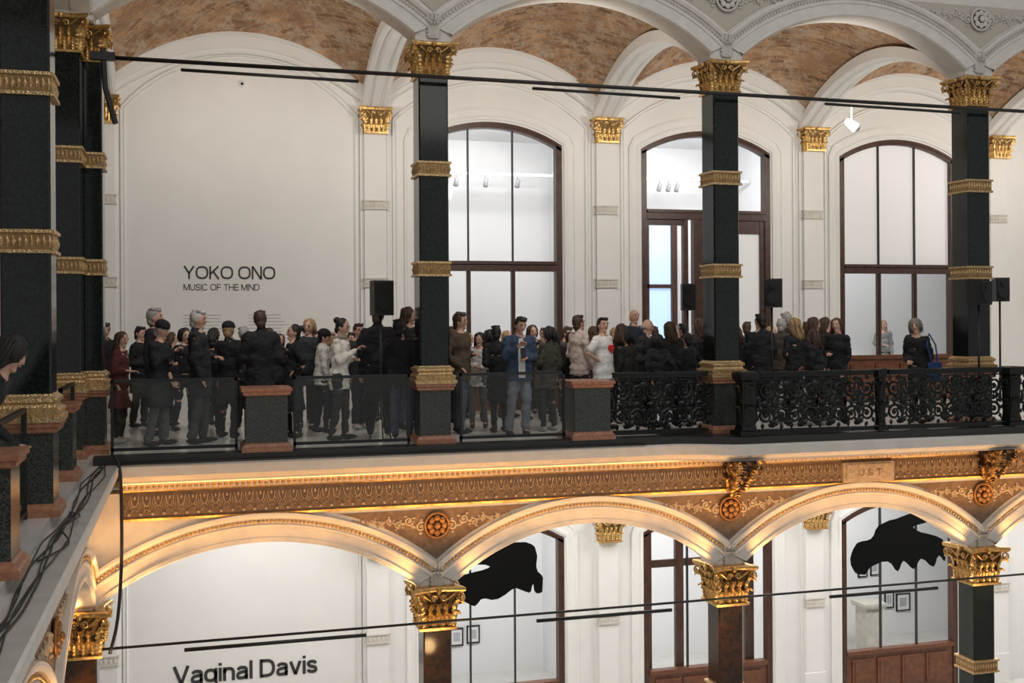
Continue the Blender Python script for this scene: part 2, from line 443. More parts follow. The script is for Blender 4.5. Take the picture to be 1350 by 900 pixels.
# ---------------------------------------------------------------- entablature
def extrude(T, prof, u0, u1, mats, label):
    mb = MB()
    for k in range(len(prof)-1):
        (z0, v0, m), (z1, v1, _) = prof[k], prof[k+1]
        mb.add([T(u0, v0, z0), T(u1, v0, z0), T(u1, v1, z1), T(u0, v1, z1)], [(0, 1, 2, 3)], m)
    n = len(prof)
    for u in (u0, u1): mb.add([T(u, v, z) for z, v, _ in prof], [tuple(range(n))], 0)
    return struct('trim', mb, mats, label)
CP = [(-.86, .2, 0), (-.86, .27, 1), (-.83, .28, 1), (-.82, .25, 2), (-.49, .25, 2), (-.48, .28, 1), (-.46, .30, 0), (-.37, .31, 0), (-.36, .36, 0), (-.33, .37, 0), (-.30, .44, 0), (-.26, .49, 0), (-.25, .55, 0), (-.12, .57, 0), (-.10, .55, 3), (-.10, -.2, 0)]
for T, a, b in ((T_main, XF+.57, 16.8), (T_side, 0, 13.9)):
    extrude(T, CP, a, b, [M_cream, M_gold, M_tan, M_ledge], 'cream cornice with ochre frieze running below the gallery edge')
    mb = MB(); n = int((b-a)/.075)
    for i in range(n):
        u = a+.04+i*.075
        mb.ell(T(u, .315, -.415), (.024, .024, .038), 6, 5)
    struct('trim', mb, [M_gold], 'gilded egg and dart row below the cornice', smooth=True)
    mb = MB(); mb.tbox(T, a, b, .325, .345, -.372, -.362)
    put('light_strip', mb.mesh('light_strip', [M_led]), label='thin warm glowing light strip under the cornice', category='light strip', group='cornice light strips')
    mb = MB(); st = .145; n = int((b-a)/st)
    for i in range(n):
        u = a+.1+i*st
        for k in range(-3, 4):
            an = k*.40; L = .098-.008*abs(k); zb = -.765
            dx, dz = math.sin(an), math.cos(an)
            p0 = (u+dx*.02, zb+dz*.03); p1 = (u+dx*L, zb+dz*L*2.2); mx, mz = (u+dx*L*.7, zb+dz*L*1.5); w = .009
            mb.add([T(p0[0], .252, p0[1]), T(mx-dz*w, .252, mz+dx*w), T(p1[0], .252, p1[1]), T(mx+dz*w, .252, mz-dx*w), T(mx, .278, mz)], [(0, 1, 4), (1, 2, 4), (2, 3, 4), (3, 0, 4)])
        mb.ell(T(u, .26, -.775), (.022, .022, .02), 6, 4)
        pts = [T(u+st/2+.05*math.cos(q), .26, -.54-.13*math.sin(q)) for q in [0, .6, 1.2, 1.57, 2, 2.6, 3.14]]
        mb.tube(pts, .007, 4); mb.ell(T(u+st/2, .262, -.56), (.015, .015, .026), 6, 4)
    struct('trim', mb, [M_relief], 'carved palmette relief along the frieze')

ST = [(6.7+i*.09, .38*(lambda t: t*t*(3-2*t))(i/12)) for i in range(13)]+[(16.8, .38)]
def bulge(prof, m_list, label, hi=None):
    mb = MB()
    for (u0, s0), (u1, s1) in zip(ST[:-1], ST[1:]):
        for k in range(len(prof)-1):
            (z0, v0, m), (z1, v1, _) = prof[k], prof[k+1]
            f = lambda v, s: (v+s) if v > .0 else v
            mb.add([T_main(u0, f(v0, s0), z0), T_main(u1, f(v0, s1), z0), T_main(u1, f(v1, s1), z1), T_main(u0, f(v1, s0), z1)], [(0, 1, 2, 3)], m)
    return struct('trim', mb, m_list, label)
bulge([(-.362, -.01, 0), (-.362, .36, 0), (-.33, .37, 0), (-.30, .44, 0), (-.26, .49, 0), (-.25, .552, 0), (-.12, .572, 0), (-.098, .552, 1), (-.098, -.01, 0)], [M_cream, M_ledge], 'projecting cream balcony edge curving forward from the cornice')
bulge([(-.098, .40, 0), (-.098, .47, 0), (.005, .47, 0), (.005, -.01, 0)], [M_dfloor], 'dark thin plinth following the curved balcony edge')
def bracket(x):
    mb = MB()
    for s in (-.11, 0, .11):
        mb.tube(spiral((x+s, YF-.66, -.47), (0, -1, 0), (0, 0, 1), .10, .02, 1.5, 1.2), .028, 6)
        mb.tube(spiral((x+s, YF-.42, -.76), (0, 1, 0), (0, 0, -1), .07, .015, 1.4, 1.2), .024, 6)
        mb.tube([(x+s, YF-.74, -.42), (x+s, YF-.70, -.57), (x+s, YF-.56, -.70), (x+s, YF-.44, -.82)], [.03, .05, .045, .03], 6)
    mb.loft([[(x-w, YF-.25, z), (x+w, YF-.25, z), (x+w, YF-v, z), (x-w, YF-v, z)] for z, w, v in ((-.36, .15, .80), (-.40, .14, .80), (-.55, .10, .66), (-.75, .08, .45), (-.86, .05, .32))], 1)
    for zz, vv, h, sp in ((-.53, .80, .17, .15), (-.67, .70, .18, .13), (-.80, .58, .17, .1), (-.93, .44, .16, .06)):
        for k in (-1, 0, 1): leaf(mb, (x+k*sp, YF-vv, zz), (k*.9, -1, 0), h, .13, 0 if k else 1, out=.12)
    for k in (-1, 1):
        leaf(mb, (x+k*.14, YF-.55, -.70), (k, -.3, 0), .28, .18, 1, out=.14); leaf(mb, (x+k*.12, YF-.45, -.86), (k, -.5, 0), .22, .16, out=.12)
        leaf(mb, (x+k*.2, YF-.72, -.56), (k, -.8, 0), .18, .14, out=.1)
        mb.tube(spiral((x+k*.23, YF-.70, -.47), (k, 0, 0), (0, 0, 1), .07, .015, 1.5, pi), .018, 5)
    put('console_bracket', mb.mesh('console_bracket', [mat('bronze_gilding', (.52, .30, .11), .34, .8, noise_amt=.75, nscale=18), mat('dark_bronze', (.06, .035, .02), .35, .6)], False), label='compact leafy scroll bracket in black and gold carrying the balcony', category='bracket', group='console brackets')
for x in COLX[1:3]: bracket(x+.02)
mb = MB(); mb.box(9.75, 10.55, YF-.33, YF-.25, -.80, -.55); mb.box(9.7, 10.6, YF-.31, YF-.25, -.83, -.52)
put('plaque', mb.mesh('plaque', [M_relief]), label='small carved stone name plaque set into the frieze', category='plaque')

# ---------------------------------------------------------------- wide grotesque stroke lettering
def catm(P, n=5, closed=False):
    out = []; m = len(P)
    for i in range(m if closed else m-1):
        g = lambda k: Vector(P[k % m]) if closed else Vector(P[max(0, min(m-1, k))])
        p0, p1, p2, p3 = g(i-1), g(i), g(i+1), g(i+2)
        for j in range(n):
            t = j/n
            out.append(.5*((2*p1)+(p2-p0)*t+(2*p0-5*p1+4*p2-p3)*t*t+(-p0+3*p1-3*p2+p3)*t**3))
    if not closed: out.append(Vector(P[-1]))
    return out
def oval(cx, cy, rx, ry, a0=0, a1=2*pi, n=30, p=2.5):
    o = []
    for i in range(n+1):
        a = a0+(a1-a0)*i/n; c, s = math.cos(a), math.sin(a)
        o.append(Vector((cx+rx*math.copysign(abs(c)**(2/p), c), cy+ry*math.copysign(abs(s)**(2/p), s))))
    return o
def glyph(ch, t):
    h = t/2
    V = lambda *p: [Vector(q) for q in p]
    if ch == 'O': w = 1.08; return w, [oval(w/2, .5, w/2-h, .5-h)]
    if ch == 'Y': w = .94; return w, [V((h*.8, 1), (w/2, .44)), V((w-h*.8, 1), (w/2, .44)), V((w/2, .5), (w/2, 0))]
    if ch == 'K': w = .88; return w, [V((h, 0), (h, 1)), V((w-h*1.3, 1), (h, .36)), V((.34, .58), (w-h, 0))]
    if ch == 'N': w = .9; return w, [V((h, 0), (h, 1)), V((h*1.2, 1), (w-h*1.2, 0)), V((w-h, 0), (w-h, 1))]
    if ch == 'M': w = 1.04; return w, [V((h, 0), (h, 1)), V((h*1.2, 1), (w/2, .02)), V((w-h*1.2, 1), (w/2, .02)), V((w-h, 0), (w-h, 1))]
    if ch == 'U': w = .88; return w, [V((h, 1))+oval(w/2, .42, w/2-h, .42-h, pi, 2*pi, 16)+V((w-h, 1))]
    if ch == 'S': w = .82; return w, [catm([(w-h*1.1, .72), (w*.78, .95-h), (w/2, 1-h), (w*.22, .96-h), (h, .74), (w*.22, .57), (w/2, .51), (w*.80, .43), (w-h, .27), (w*.78, .04+h), (w/2, h), (w*.2, .05+h), (h*.9, .29)])]
    if ch == 'I': return t, [V((h, 0), (h, 1))]
    if ch == 'C': w = 1.0; return w, [oval(w/2, .5, w/2-h, .5-h, .55, 2*pi-.55)]
    if ch == 'F': w = .74; return w, [V((h, 0), (h, 1)), V((0, 1-h), (w, 1-h)), V((0, .5), (w*.9, .5))]
    if ch == 'E': w = .78; return w, [V((h, 0), (h, 1)), V((0, 1-h), (w, 1-h)), V((0, .51), (w*.92, .51)), V((0, h), (w, h))]
    if ch == 'T': w = .84; return w, [V((w/2, 0), (w/2, 1)), V((0, 1-h), (w, 1-h))]
    if ch == 'H': w = .88; return w, [V((h, 0), (h, 1)), V((w-h, 0), (w-h, 1)), V((h, .5), (w-h, .5))]
    if ch == 'D': w = .92; return w, [V((h, 0), (h, 1)), V((h, 1-h))+oval(w*.42, .5, w*.58-h, .5-h, pi/2, -pi/2, 18)+V((h, h))]
    if ch == 'V': w = .96; return w, [V((h*.9, 1), (w/2, h*.3)), V((w-h*.9, 1), (w/2, h*.3))]
    x = .74
    if ch == 'a': w = .72; return w, [catm([(h*1.2, .54), (w*.28, x-h-.02), (w*.5, x-h), (w*.78, x-h-.04), (w-h-.02, .5), (w-h-.02, .25), (w-h-.02, 0)]), catm([(w-h, .42), (w*.5, .405), (w*.2, .34), (h, .21), (w*.22, h+.015), (w*.45, h), (w*.75, .12), (w-h, .27)])]
    if ch == 'g': w = .76; return w, [oval(w/2-.02, x/2, w/2-h, x/2-h), V((w-h, x), (w-h, 0)), catm([(w-h, .02), (w*.85, -.15), (w*.5, -.24+h*.3), (w*.2, -.2), (h, -.08)])]
    if ch == 'i': return t, [V((h, 0), (h, x)), V((h, .86), (h, 1.0))]
    if ch == 'n': w = .70; return w, [V((h, 0), (h, x)), V((h, .4))+oval(w/2, .42, w/2-h, x-.42-h, pi, 0, 14)+V((w-h, 0))]
    if ch == 'l': return t, [V((h, 0), (h, 1))]
    if ch == 'v': w = .74; return w, [V((h*.9, x), (w/2, h*.2)), V((w-h*.9, x), (w/2, h*.2))]
    if ch == 's': w = .64; return w, [catm([(w-h*1.1, .53), (w*.75, x-h-.03), (w/2, x-h), (w*.22, x-h-.03), (h, .54), (w*.25, .42), (w/2, .37), (w*.80, .31), (w-h, .20), (w*.78, .03+h), (w/2, h), (w*.2, .04+h), (h*.9, .22)])]
    return .36, []
def lettering(s, cap, t, width, loc, m, label, gap=.10):
    pos = 0; items = []
    for ch in s:
        w, st = glyph(ch, t)
        if st: items.append((pos, st))
        pos += w+(gap if st else 0)
    sx = width/(pos-gap)/cap
    mb = MB()
    for p0, st in items:
        for P in st:
            Q = [Vector(((q.x+p0)*cap*sx, q.y*cap)) for q in P]; Q2 = [Q[0]]
            for q in Q[1:]:
                if (q-Q2[-1]).length > 1e-5: Q2.append(q)
            Q = Q2; closed = (Q[0]-Q[-1]).length < 1e-4
            hw = t*cap/2; ring = []
            for i, q in enumerate(Q):
                a = Q[i-1] if i else (Q[-2] if closed else Q[0]); b = Q[i+1] if i < len(Q)-1 else (Q[1] if closed else Q[-1])
                d = (b-a).normalized(); nn = Vector((-d.y, d.x))
                e = Vector((nn.x*hw*min(1.15, max(1, sx)), nn.y*hw))
                ring.append([(q.x+e.x, 0, q.y+e.y), (q.x-e.x, 0, q.y-e.y), (q.x-e.x, -.006, q.y-e.y), (q.x+e.x, -.006, q.y+e.y)])
            mb.loft(ring, 0)
    return put('lettering', mb.mesh('lettering', [m]), None, loc, label=label, category='sign')
lettering('YOKO ONO', .230, .135, 1.59, (-.11, YB-.004, 2.485), M_text, 'large black wall lettering YOKO ONO on white wall')
lettering('MUSIC OF THE MIND', .112, .11, 1.31, (-.11, YB-.004, 2.285), M_text, 'smaller black wall lettering MUSIC OF THE MIND', .12)
lettering('Vaginal Davis', .325, .17, 2.52, (-.33, YB-.004, -4.68), M_text, 'large bold black wall lettering Vaginal Davis on lower wall', .085)
lettering('UST', .10, .14, .42, (9.95, YF-.331, -.725), mat('worn_letters', (.30, .19, .10), .7), 'raised worn letters UST on the frieze plaque', .5)

# ---------------------------------------------------------------- floors, walls
mb = MB(); mb.box(-6.6, 21.5, 15.4, 24.6, -.12, 0); mb.box(-6.6, -1.20, 1.8, 15.4, -.12, 0)
struct('floor', mb, [M_floor], 'pale grey polished gallery floor', 'floor')
mb = MB(); mb.tbox(T_main, -1.2, 16.8, .2, .47, -.1, .006)
struct('trim', mb, [M_dfloor], 'dark plinth strip under the railing')
mb = MB(); mb.box(-6.6, 21.5, 0, 25, -6.4, -6.2)
struct('floor_lower', mb, [M_floor], 'pale floor of the lower level', 'floor')
mb = MB(); mb.box(-6.6, 21.5, 15.95, 20.8, -.5, -.4)
struct('ceiling_lower', mb, [M_wall], 'white ceiling of the lower gallery', 'ceiling')

WBAY = [(3.29, 7.82), (7.82, 12.35), (12.35, 16.88)]
WOFF = [-.02, -.06, -.14]
WC = 1.42
YW = YB+.10
def wallmesh():
    mb = MB(); N = 20
    def hole(x0, x1, zb, zt, zbot, zsp, off):
        cx = (x0+x1)/2+off; c = WC; rise = .4; Rr = (c*c+rise*rise)/(2*rise); zc = zsp+rise-Rr; th = math.asin(c/Rr)
        for y in (YB, YB+.3):
            mb.add([(x0, y, zb), (cx-c, y, zb), (cx-c, y, zt), (x0, y, zt)], [(0, 1, 2, 3)])
            mb.add([(cx+c, y, zb), (x1, y, zb), (x1, y, zt), (cx+c, y, zt)], [(0, 1, 2, 3)])
            if zbot > zb: mb.add([(cx-c, y, zb), (cx+c, y, zb), (cx+c, y, zbot), (cx-c, y, zbot)], [(0, 1, 2, 3)])
        for i in range(N):
            a, b = th*(2*i/N-1), th*(2*(i+1)/N-1)
            p = [(cx+Rr*math.sin(q), zc+Rr*math.cos(q)) for q in (a, b)]
            for y in (YB, YB+.3): mb.add([(p[0][0], y, p[0][1]), (p[1][0], y, p[1][1]), (p[1][0], y, zt), (p[0][0], y, zt)], [(0, 1, 2, 3)])
            mb.add([(p[0][0], YB, p[0][1]), (p[1][0], YB, p[1][1]), (p[1][0], YB+.3, p[1][1]), (p[0][0], YB+.3, p[0][1])], [(0, 1, 2, 3)])
        for x in (cx-c, cx+c): mb.add([(x, YB, zbot), (x, YB+.3, zbot), (x, YB+.3, zsp), (x, YB, zsp)], [(0, 1, 2, 3)])
    for (a, b), o in zip(WBAY, WOFF):
        hole(a, b, 0, 8, 0, 5.1, o); hole(a, b, -6.2, 0, -6.2, -2.5, o)
    mb.box(-6.6, 3.29, YB, YB+.3, -6.2, 8); mb.box(16.88, 21.5, YB, YB+.3, -6.2, 8)
    return mb
struct('wall_back', wallmesh(), [M_wall], 'white plaster back wall of both gallery levels', 'wall')
mb = MB(); mb.box(-6.9, -6.6, 1.8, 21.3, -6.2, 8); struct('wall_left', mb, [M_wall], 'white outer wall of the side gallery', 'wall')
mb = MB(); mb.box(21.5, 21.8, 15.4, 24.9, -6.2, 8); struct('wall_right', mb, [M_wall], 'white end wall of the gallery', 'wall')
mb = MB(); mb.box(-6.6, 21.5, 24.6, 24.8, -6.2, 8); struct('wall_rear', mb, [M_room], 'white wall of the exhibition room behind the windows', 'wall')
mb = MB(); mb.box(-6.6, 21.5, 21.1, 24.6, 5.75, 5.85)
struct('ceiling_room', mb, [M_room], 'pale ceiling of the exhibition rooms', 'ceiling')
mb = MB(); mb.box(-6.6, 21.5, 21.1, 24.6, -.9, -.8)
struct('ceiling_room_lower', mb, [M_room], 'pale ceiling of the lower exhibition rooms', 'ceiling')
mb = MB(); mb.box(7.9, 7.98, 21.1, 24.6, 0, 5.75); mb.box(12.3, 12.38, 21.1, 24.6, 0, 5.75); mb.box(7.7, 7.78, 21.1, 24.6, -6.2, -.9); mb.box(12.3, 12.38, 21.1, 24.6, -6.2, -.9)
struct('wall_partition', mb, [M_room], 'white partition walls between exhibition rooms', 'wall')

def sweepXZ(mb, path, prof, m=0):
    n = len(path); rings = []
    for i, (x, z, y) in enumerate(path):
        a = path[max(0, i-1)]; b = path[min(n-1, i+1)]
        t = Vector((b[0]-a[0], b[1]-a[1])).normalized(); nx, nz = -t.y, t.x
        rings.append([(x+nx*p, y-q, z+nz*p) for p, q in prof])
    mb.loft(rings, m, cap=False, closed=False)
VB = [(-6.2, -1.45)]+[(-1.45, 3.29)]+WBAY+[(16.88, 21.41)]
for x0, x1 in VB:
    cx = (x0+x1)/2; h = (x1-x0)/2; y0, y1 = YF+.2, YB
    mb = MB(); N = 24; rows = []
    for i in range(N+1):
        u = 2*i/N-1; row = []
        for j in range(N+1):
            v = 2*j/N-1
            row.append((cx+u*h, (y0+y1)/2+v*(y1-y0)/2, 5.72+.98*(1-u*u)+.85*(1-v*v)))
        rows.append(row)
    mb.loft(rows, 0, cap=False, closed=False)
    struct('ceiling', mb, [M_brick], 'exposed ochre brick sail vault over one gallery bay', 'ceiling', True)
    mb = MB()
    path = [(cx+u*(h-.02), 5.62+.92*(1-u*u), YB) for u in [2*i/32-1 for i in range(33)]]
    sweepXZ(mb, path, [(-.03, 0), (-.03, .1), (.0, .14), (.05, .14), (.07, .19), (.24, .21), (.26, .25), (.32, .25), (.42, .05)])
    struct('trim', mb, [M_wall], 'white moulded arch where the vault meets the wall')
for X in [-1.45, 3.29, 7.80, 12.32, 16.84]:
    mb = MB(); y0, y1 = YF+.15, YB; cy = (y0+y1)/2; hy = (y1-y0)/2; rings = []
    prof = [(-.24, .22), (-.24, .03), (-.19, 0), (-.15, 0), (-.13, .03), (-.09, .03), (-.07, -.03), (.07, -.03), (.09, .03), (.13, .03), (.15, 0), (.19, 0), (.24, .03), (.24, .22)]
    for i in range(29):
        v = 2*i/28-1
        rings.append([(X+a, cy+v*hy, 5.56+.88*(1-v*v)+b) for a, b in prof])
    mb.loft(rings, 0, cap=False, closed=False)
    struct('trim', mb, [M_wall], 'white moulded transverse rib between gallery vaults')
for Y in (11.0, 6.4):
    mb = MB(); mb.box(-6.6, -1.6, Y-.2, Y+.2, 5.7, 6.1); struct('trim', mb, [M_wall], 'white beam across the side gallery')
mb = MB(); mb.box(-6.6, -1.6, 1.8, 15.9, 6.6, 6.7); struct('ceiling_side', mb, [M_brick], 'brick ceiling over the side gallery', 'ceiling')

def pil():
    a = MB(); a.box(-.2, .2, -.12, -.052, .9, 5.15); a.box(-.27, .27, -.05, 0, 0, 5.7); a.box(-.24, .24, -.15, -.052, 0, .9)
    b = MB(); b.box(-.215, .215, -.14, -.06, 0, .15)
    for i in range(5): b.ell((-.16+.08*i, -.14, .075), (.03, .01, .045), 8, 5)
    b.box(-.23, .23, -.155, -.06, -.012, .012); b.box(-.23, .23, -.155, -.06, .138, .162)
    return a.mesh('pilaster_shaft', [M_wall]), b.mesh('pilaster_band', [M_stone])
PS, PB = pil()
for X in [-1.45, 3.29, 7.82, 12.35, 16.88]:
    for zo in (0, -6.2):
        e = empty('pilaster', (X, YB-.002, zo), label='flat white wall pilaster with gilded leafy capital', category='pilaster', group='wall pilasters')
        s = put('shaft', PS, e)
        k = 5.15 if zo == 0 else 3.6
        if zo: s.scale.z = .7
        for z in ((2.35, 3.78) if zo == 0 else (2.0,)): put('band', PB, e, (0, 0, z))
        c = put('capital', ME_cap, e, (0, -.17, k)); c.scale = (.92, .5, 1)
def surround(cx, c, zb, zsp, rise, w, label, mt=M_wall):
    Rr = (c*c+rise*rise)/(2*rise); zc = zsp+rise-Rr; th = math.asin(c/Rr)
    path = [(cx-c, zb, YB), (cx-c, (zb+zsp)/2, YB), (cx-c, zsp-.02, YB)]+[(cx+Rr*math.sin(th*(2*i/20-1)), zc+Rr*math.cos(th*(2*i/20-1)), YB) for i in range(21)]+[(cx+c, zsp-.02, YB), (cx+c, (zb+zsp)/2, YB), (cx+c, zb, YB)]
    mb = MB(); sweepXZ(mb, path, [(0, -.02), (0, .035), (w*.2, .045), (w*.35, .025), (w*.75, .025), (w*.85, .045), (w, .04), (w, -.02)])
    struct('trim', mb, [mt], label)
for (a, b), o in zip(WBAY, WOFF):
    surround((a+b)/2+o, WC+.03, 0, 5.12, .42, .24, 'moulded white surround of the arched window')
    surround((a+b)/2, 1.86, 0, 5.45, .75, .07, 'thin white panel moulding framing the bay')
    surround((a+b)/2+o, WC+.03, -6.2, -2.48, .42, .24, 'moulded white surround of the lower window')
surround(.92, 2.0, 0, 5.45, .95, .08, 'thin white panel moulding framing the title wall')
surround(.92, 2.0, -6.2, -2.5, .8, .08, 'thin white panel moulding of the lower wall')

# ---------------------------------------------------------------- windows
def archpath(cx, c, zsp, rise, n=20):
    Rr = (c*c+rise*rise)/(2*rise); zc = zsp+rise-Rr; th = math.asin(c/Rr)
    return [(cx+Rr*math.sin(th*(2*i/n-1)), zc+Rr*math.cos(th*(2*i/n-1))) for i in range(n+1)]
M_panel = mat('panel_wood', (.16, .055, .022), .35, noise_amt=.4, nscale=9)
def window(n, cx, kind, zo=0):
    e = empty('window_%d' % n, (cx, YW, zo), label={'film': 'tall arched brown wooden window with white filmed upper panes', 'clear': 'tall arched brown wooden window looking into a lit white room', 'door': 'arched brown wooden doorway with glazed leaves and clear fanlight'}[kind], category='window', kind='structure')
    c = WC-.01; zsp = 5.1 if zo == 0 else 3.7; w = .11
    f = MB()
    f.box(-c, -c+w, -.09, .09, 0, zsp); f.box(c-w, c, -.09, .09, 0, zsp)
    path = archpath(0, c-.005, zsp, .4)
    for y0, y1, ww in ((-.09, .09, w), (-.11, -.09, w*.5)):
        for i in range(20):
            (x0, z0), (x1, z1) = path[i], path[i+1]
            vs = [(x, y, z) for y in (y0, y1) for x, z in ((x0, z0), (x1, z1), (x1, z1-ww), (x0, z0-ww))]
            f.add(vs, [(0, 1, 2, 3), (7, 6, 5, 4), (0, 4, 5, 1), (3, 2, 6, 7), (0, 3, 7, 4), (1, 5, 6, 2)])
    tz = 3.72 if kind == 'door' else 2.66
    tz = tz if zo == 0 else None
    if tz:
        f.box(-c+w, c-w, -.1, .1, tz, tz+.18); f.box(-c+w, c-w, -.14, -.1, tz+.13, tz+.19)
    put('frame', f.mesh('frame', [M_wood]), e)
    if kind != 'door':
        th = MB()
        for x in (-.44, .44): th.box(x-.014, x+.014, -.03, .03, tz or .9, zsp+.3)
        put('mullion', th.mesh('mullion', [M_black]), e)
        if tz:
            for x in (-.44, .44):
                th = MB(); th.box(x-.035, x+.035, -.05, .05, .9, tz); th.box(x-.02, x+.02, -.07, -.05, .9, tz)
                put('lower_mullion', th.mesh('lower_mullion', [M_wood]), e)
    zb = .9 if kind != 'door' else tz
    def pane(za, zc_, mm, nm):
        g = MB(); p2 = archpath(0, c-.05, zsp, .36)
        for i in range(20):
            (x0, z0), (x1, z1) = p2[i], p2[i+1]; g.add([(x0, .02, za), (x1, .02, za), (x1, .02, min(z1, zc_)), (x0, .02, min(z0, zc_))], [(0, 1, 2, 3)])
        put(nm, g.mesh(nm, [mm]), e)
    if kind == 'film':
        pane(tz, 9, M_film, 'upper_pane'); pane(zb, tz, M_glass, 'lower_pane')
    else: pane(zb, 9, M_glass, 'pane')
    if kind != 'door':
        p = MB(); p.box(-c+w, c-w, -.06, .06, 0, .9); p.box(-c+w, c-w, -.12, .06, .86, .94)
        for i in range(4):
            x0 = -1.2+i*.6; p.box(x0+.03, x0+.55, -.09, -.06, .14, .76); p.box(x0+.09, x0+.49, -.1, -.055, .2, .7)
        put('sill_panel', p.mesh('sill_panel', [M_panel]), e)
    else:
        p = MB()
        p.box(-.50, -.40, -.06, .06, 0, tz); p.box(-.28, .02, -.08, .08, 0, tz); p.box(c-w-.10, c-w, -.06, .06, 0, tz); p.box(.02, c-w, -.05, .05, 3.45, tz)
        p.box(-.40, -.28, -.02, .0, 0, .8); p.box(-c+w, -.5, -.04, .04, 3.60, tz); p.box(.02, c-w-.10, -.04, .04, 0, .5)
        put('door_leaf', p.mesh('door_leaf', [M_wood]), e)
        g = MB(); g.box(.02, c-w-.10, -.01, .01, .5, 3.45); put('door_pane', g.mesh('door_pane', [M_film]), e)
window(1, 5.555+WOFF[0], 'clear'); window(2, 10.085+WOFF[1], 'door'); window(3, 14.615+WOFF[2], 'film')
window(4, 5.555+WOFF[0], 'clear', -6.2); window(5, 10.085+WOFF[1], 'clear', -6.2); window(6, 14.615+WOFF[2], 'clear', -6.2)
e = empty('window_7', (10.28, 24.55, 0), label='brown framed exterior window showing blue dusk sky', category='window', kind='structure')
f = MB()
for a in ((-.75, -.62, 1.0, 4.3), (.62, .75, 1.0, 4.3), (-.04, .04, 1.0, 4.2), (-.75, .75, 4.1, 4.3), (-.6, .6, 2.45, 2.54), (-.75, .75, .9, 1.1)): f.box(a[0], a[1], -.06, .02, a[2], a[3])
put('frame', f.mesh('frame', [M_wood]), e)
f = MB(); f.box(-.6, .6, 0, .03, 1.1, 4.15); put('pane', f.mesh('pane', [M_blue]), e)
f = MB()
for a in ((8.75, 8.92), (9.45, 9.62), (11.0, 11.2)): f.box(a[0], a[1], 21.15, 21.25, -6.2, -2.3)
f.box(8.9, 11.0, 21.17, 21.22, -3.3, -3.15)
struct('door_1', f, [M_wood], 'dark brown wooden glazed door frame on the lower level', 'door')

# ---------------------------------------------------------------- wall text, artwork
for bx, wd in ((-.12, .8), (1.0, .75)):
    mb = MB()
    for i in range(10):
        q = wd*R.uniform(.75, 1); mb.box(bx, bx+q, YB-.006, YB-.001, 1.84-.06*i, 1.850-.06*i)
    o = put('wall_text_block', mb.mesh('wall_text_block', [M_tgrey]), label='column of tiny grey introductory wall text', category='sign', group='wall text columns'); o['kind'] = 'stuff'
def silhouette(pts, y, cx, cz, s, label):
    n = len(pts); sm = []
    for i in range(n):
        p0, p1, p2, p3 = [Vector(pts[(i+k-1) % n]) for k in range(4)]
        for t in (0, .33, .66):
            q = .5*((2*p1)+(p2-p0)*t+(2*p0-5*p1+4*p2-p3)*t*t+(-p0+3*p1-3*p2+p3)*t**3)
            sm.append((cx+q.x*s+R.uniform(-.012, .012), cz+q.y*s+R.uniform(-.012, .012)))
    cu = bpy.data.curves.new('c', 'CURVE'); cu.dimensions = '2D'; cu.fill_mode = 'BOTH'; cu.extrude = .003
    sp = cu.splines.new('POLY'); sp.points.add(len(sm)-1)
    for i, q in enumerate(sm): sp.points[i].co = (q[0], q[1], 0, 1)
    sp.use_cyclic_u = True
    o = bpy.data.objects.new('t', cu); COL.objects.link(o); bpy.context.view_layer.update()
    me = bpy.data.meshes.new_from_object(o.evaluated_get(bpy.context.evaluated_depsgraph_get())); bpy.data.objects.remove(o)
    me.transform(Matrix.Rotation(pi/2, 4, 'X')); me.materials.clear(); me.materials.append(M_sil)
    put('silhouette_artwork', me, None, (0, y, 0), label=label, category='artwork')
silhouette([(-.85, -.5), (-.92, -.25), (-.86, -.02), (-.5, .06), (-.2, .14), (-.6, .24), (-.55, .36), (-.2, .42), (.2, .56), (.62, .52), (.74, .3), (.72, .05), (.84, -.15), (.82, -.4), (.7, -.42), (.64, -.25), (.56, -.42), (.3, -.30), (.1, -.4), (-.1, -.5), (-.35, -.45), (-.5, -.58), (-.7, -.5)], YW-.13, 5.66, -3.10, 1.0, 'black cut-out animal-like shape stuck on the lower window')
silhouette([(-1.1, -.6), (-1.2, -.3), (-1.05, .02), (-.7, .1), (-.5, .38), (-.1, .5), (.4, .62), (.8, .6), (1.15, .35), (1.2, .12), (1.0, .3), (.7, .38), (.35, .3), (.55, .18), (1.1, -.02), (1.15, -.5), (1.0, -.35), (.85, -.6), (.55, -.4), (.35, -.62), (.1, -.42), (-.05, -.65), (-.3, -.4), (-.7, -.5), (-.85, -.65)], YW-.13, 14.42, -3.02, .98, 'black cut-out curved shape stuck on the lower window')
def picture(x, z, w, h, y=24.58):
    e = empty('picture_frame', (x, y, z), label='small dark framed print hanging on the white room wall', category='picture', group='framed prints')
    f = MB()
    for a in ((-w, -w+.03, -h, h), (w-.03, w, -h, h), (-w, w, -h, -h+.03), (-w, w, h-.03, h)): f.box(a[0], a[1], -.04, 0, a[2], a[3])
    put('frame', f.mesh('frame', [M_black]), e)
    f = MB(); f.box(-w+.03, w-.03, -.02, -.005, -h+.03, h-.03); f.box(-w*.5, w*.5, -.024, -.02, -h*.5, h*.5, 1)
    put('print', f.mesh('print', [M_white, mat('print_grey', (.45, .45, .48), .8)]), e)
for x, z in ((5.3, -5.35), (5.67, -5.33), (6.05, -5.3)): picture(x, z, .15, .2)
for x, z in ((16.0, -4.5), (16.35, -4.48)): picture(x, z, .13, .2)
picture(17.15, -5.4, .2, .22); picture(16.75, -5.3, .13, .22)
picture(12.05, -4.9, .14, .2)
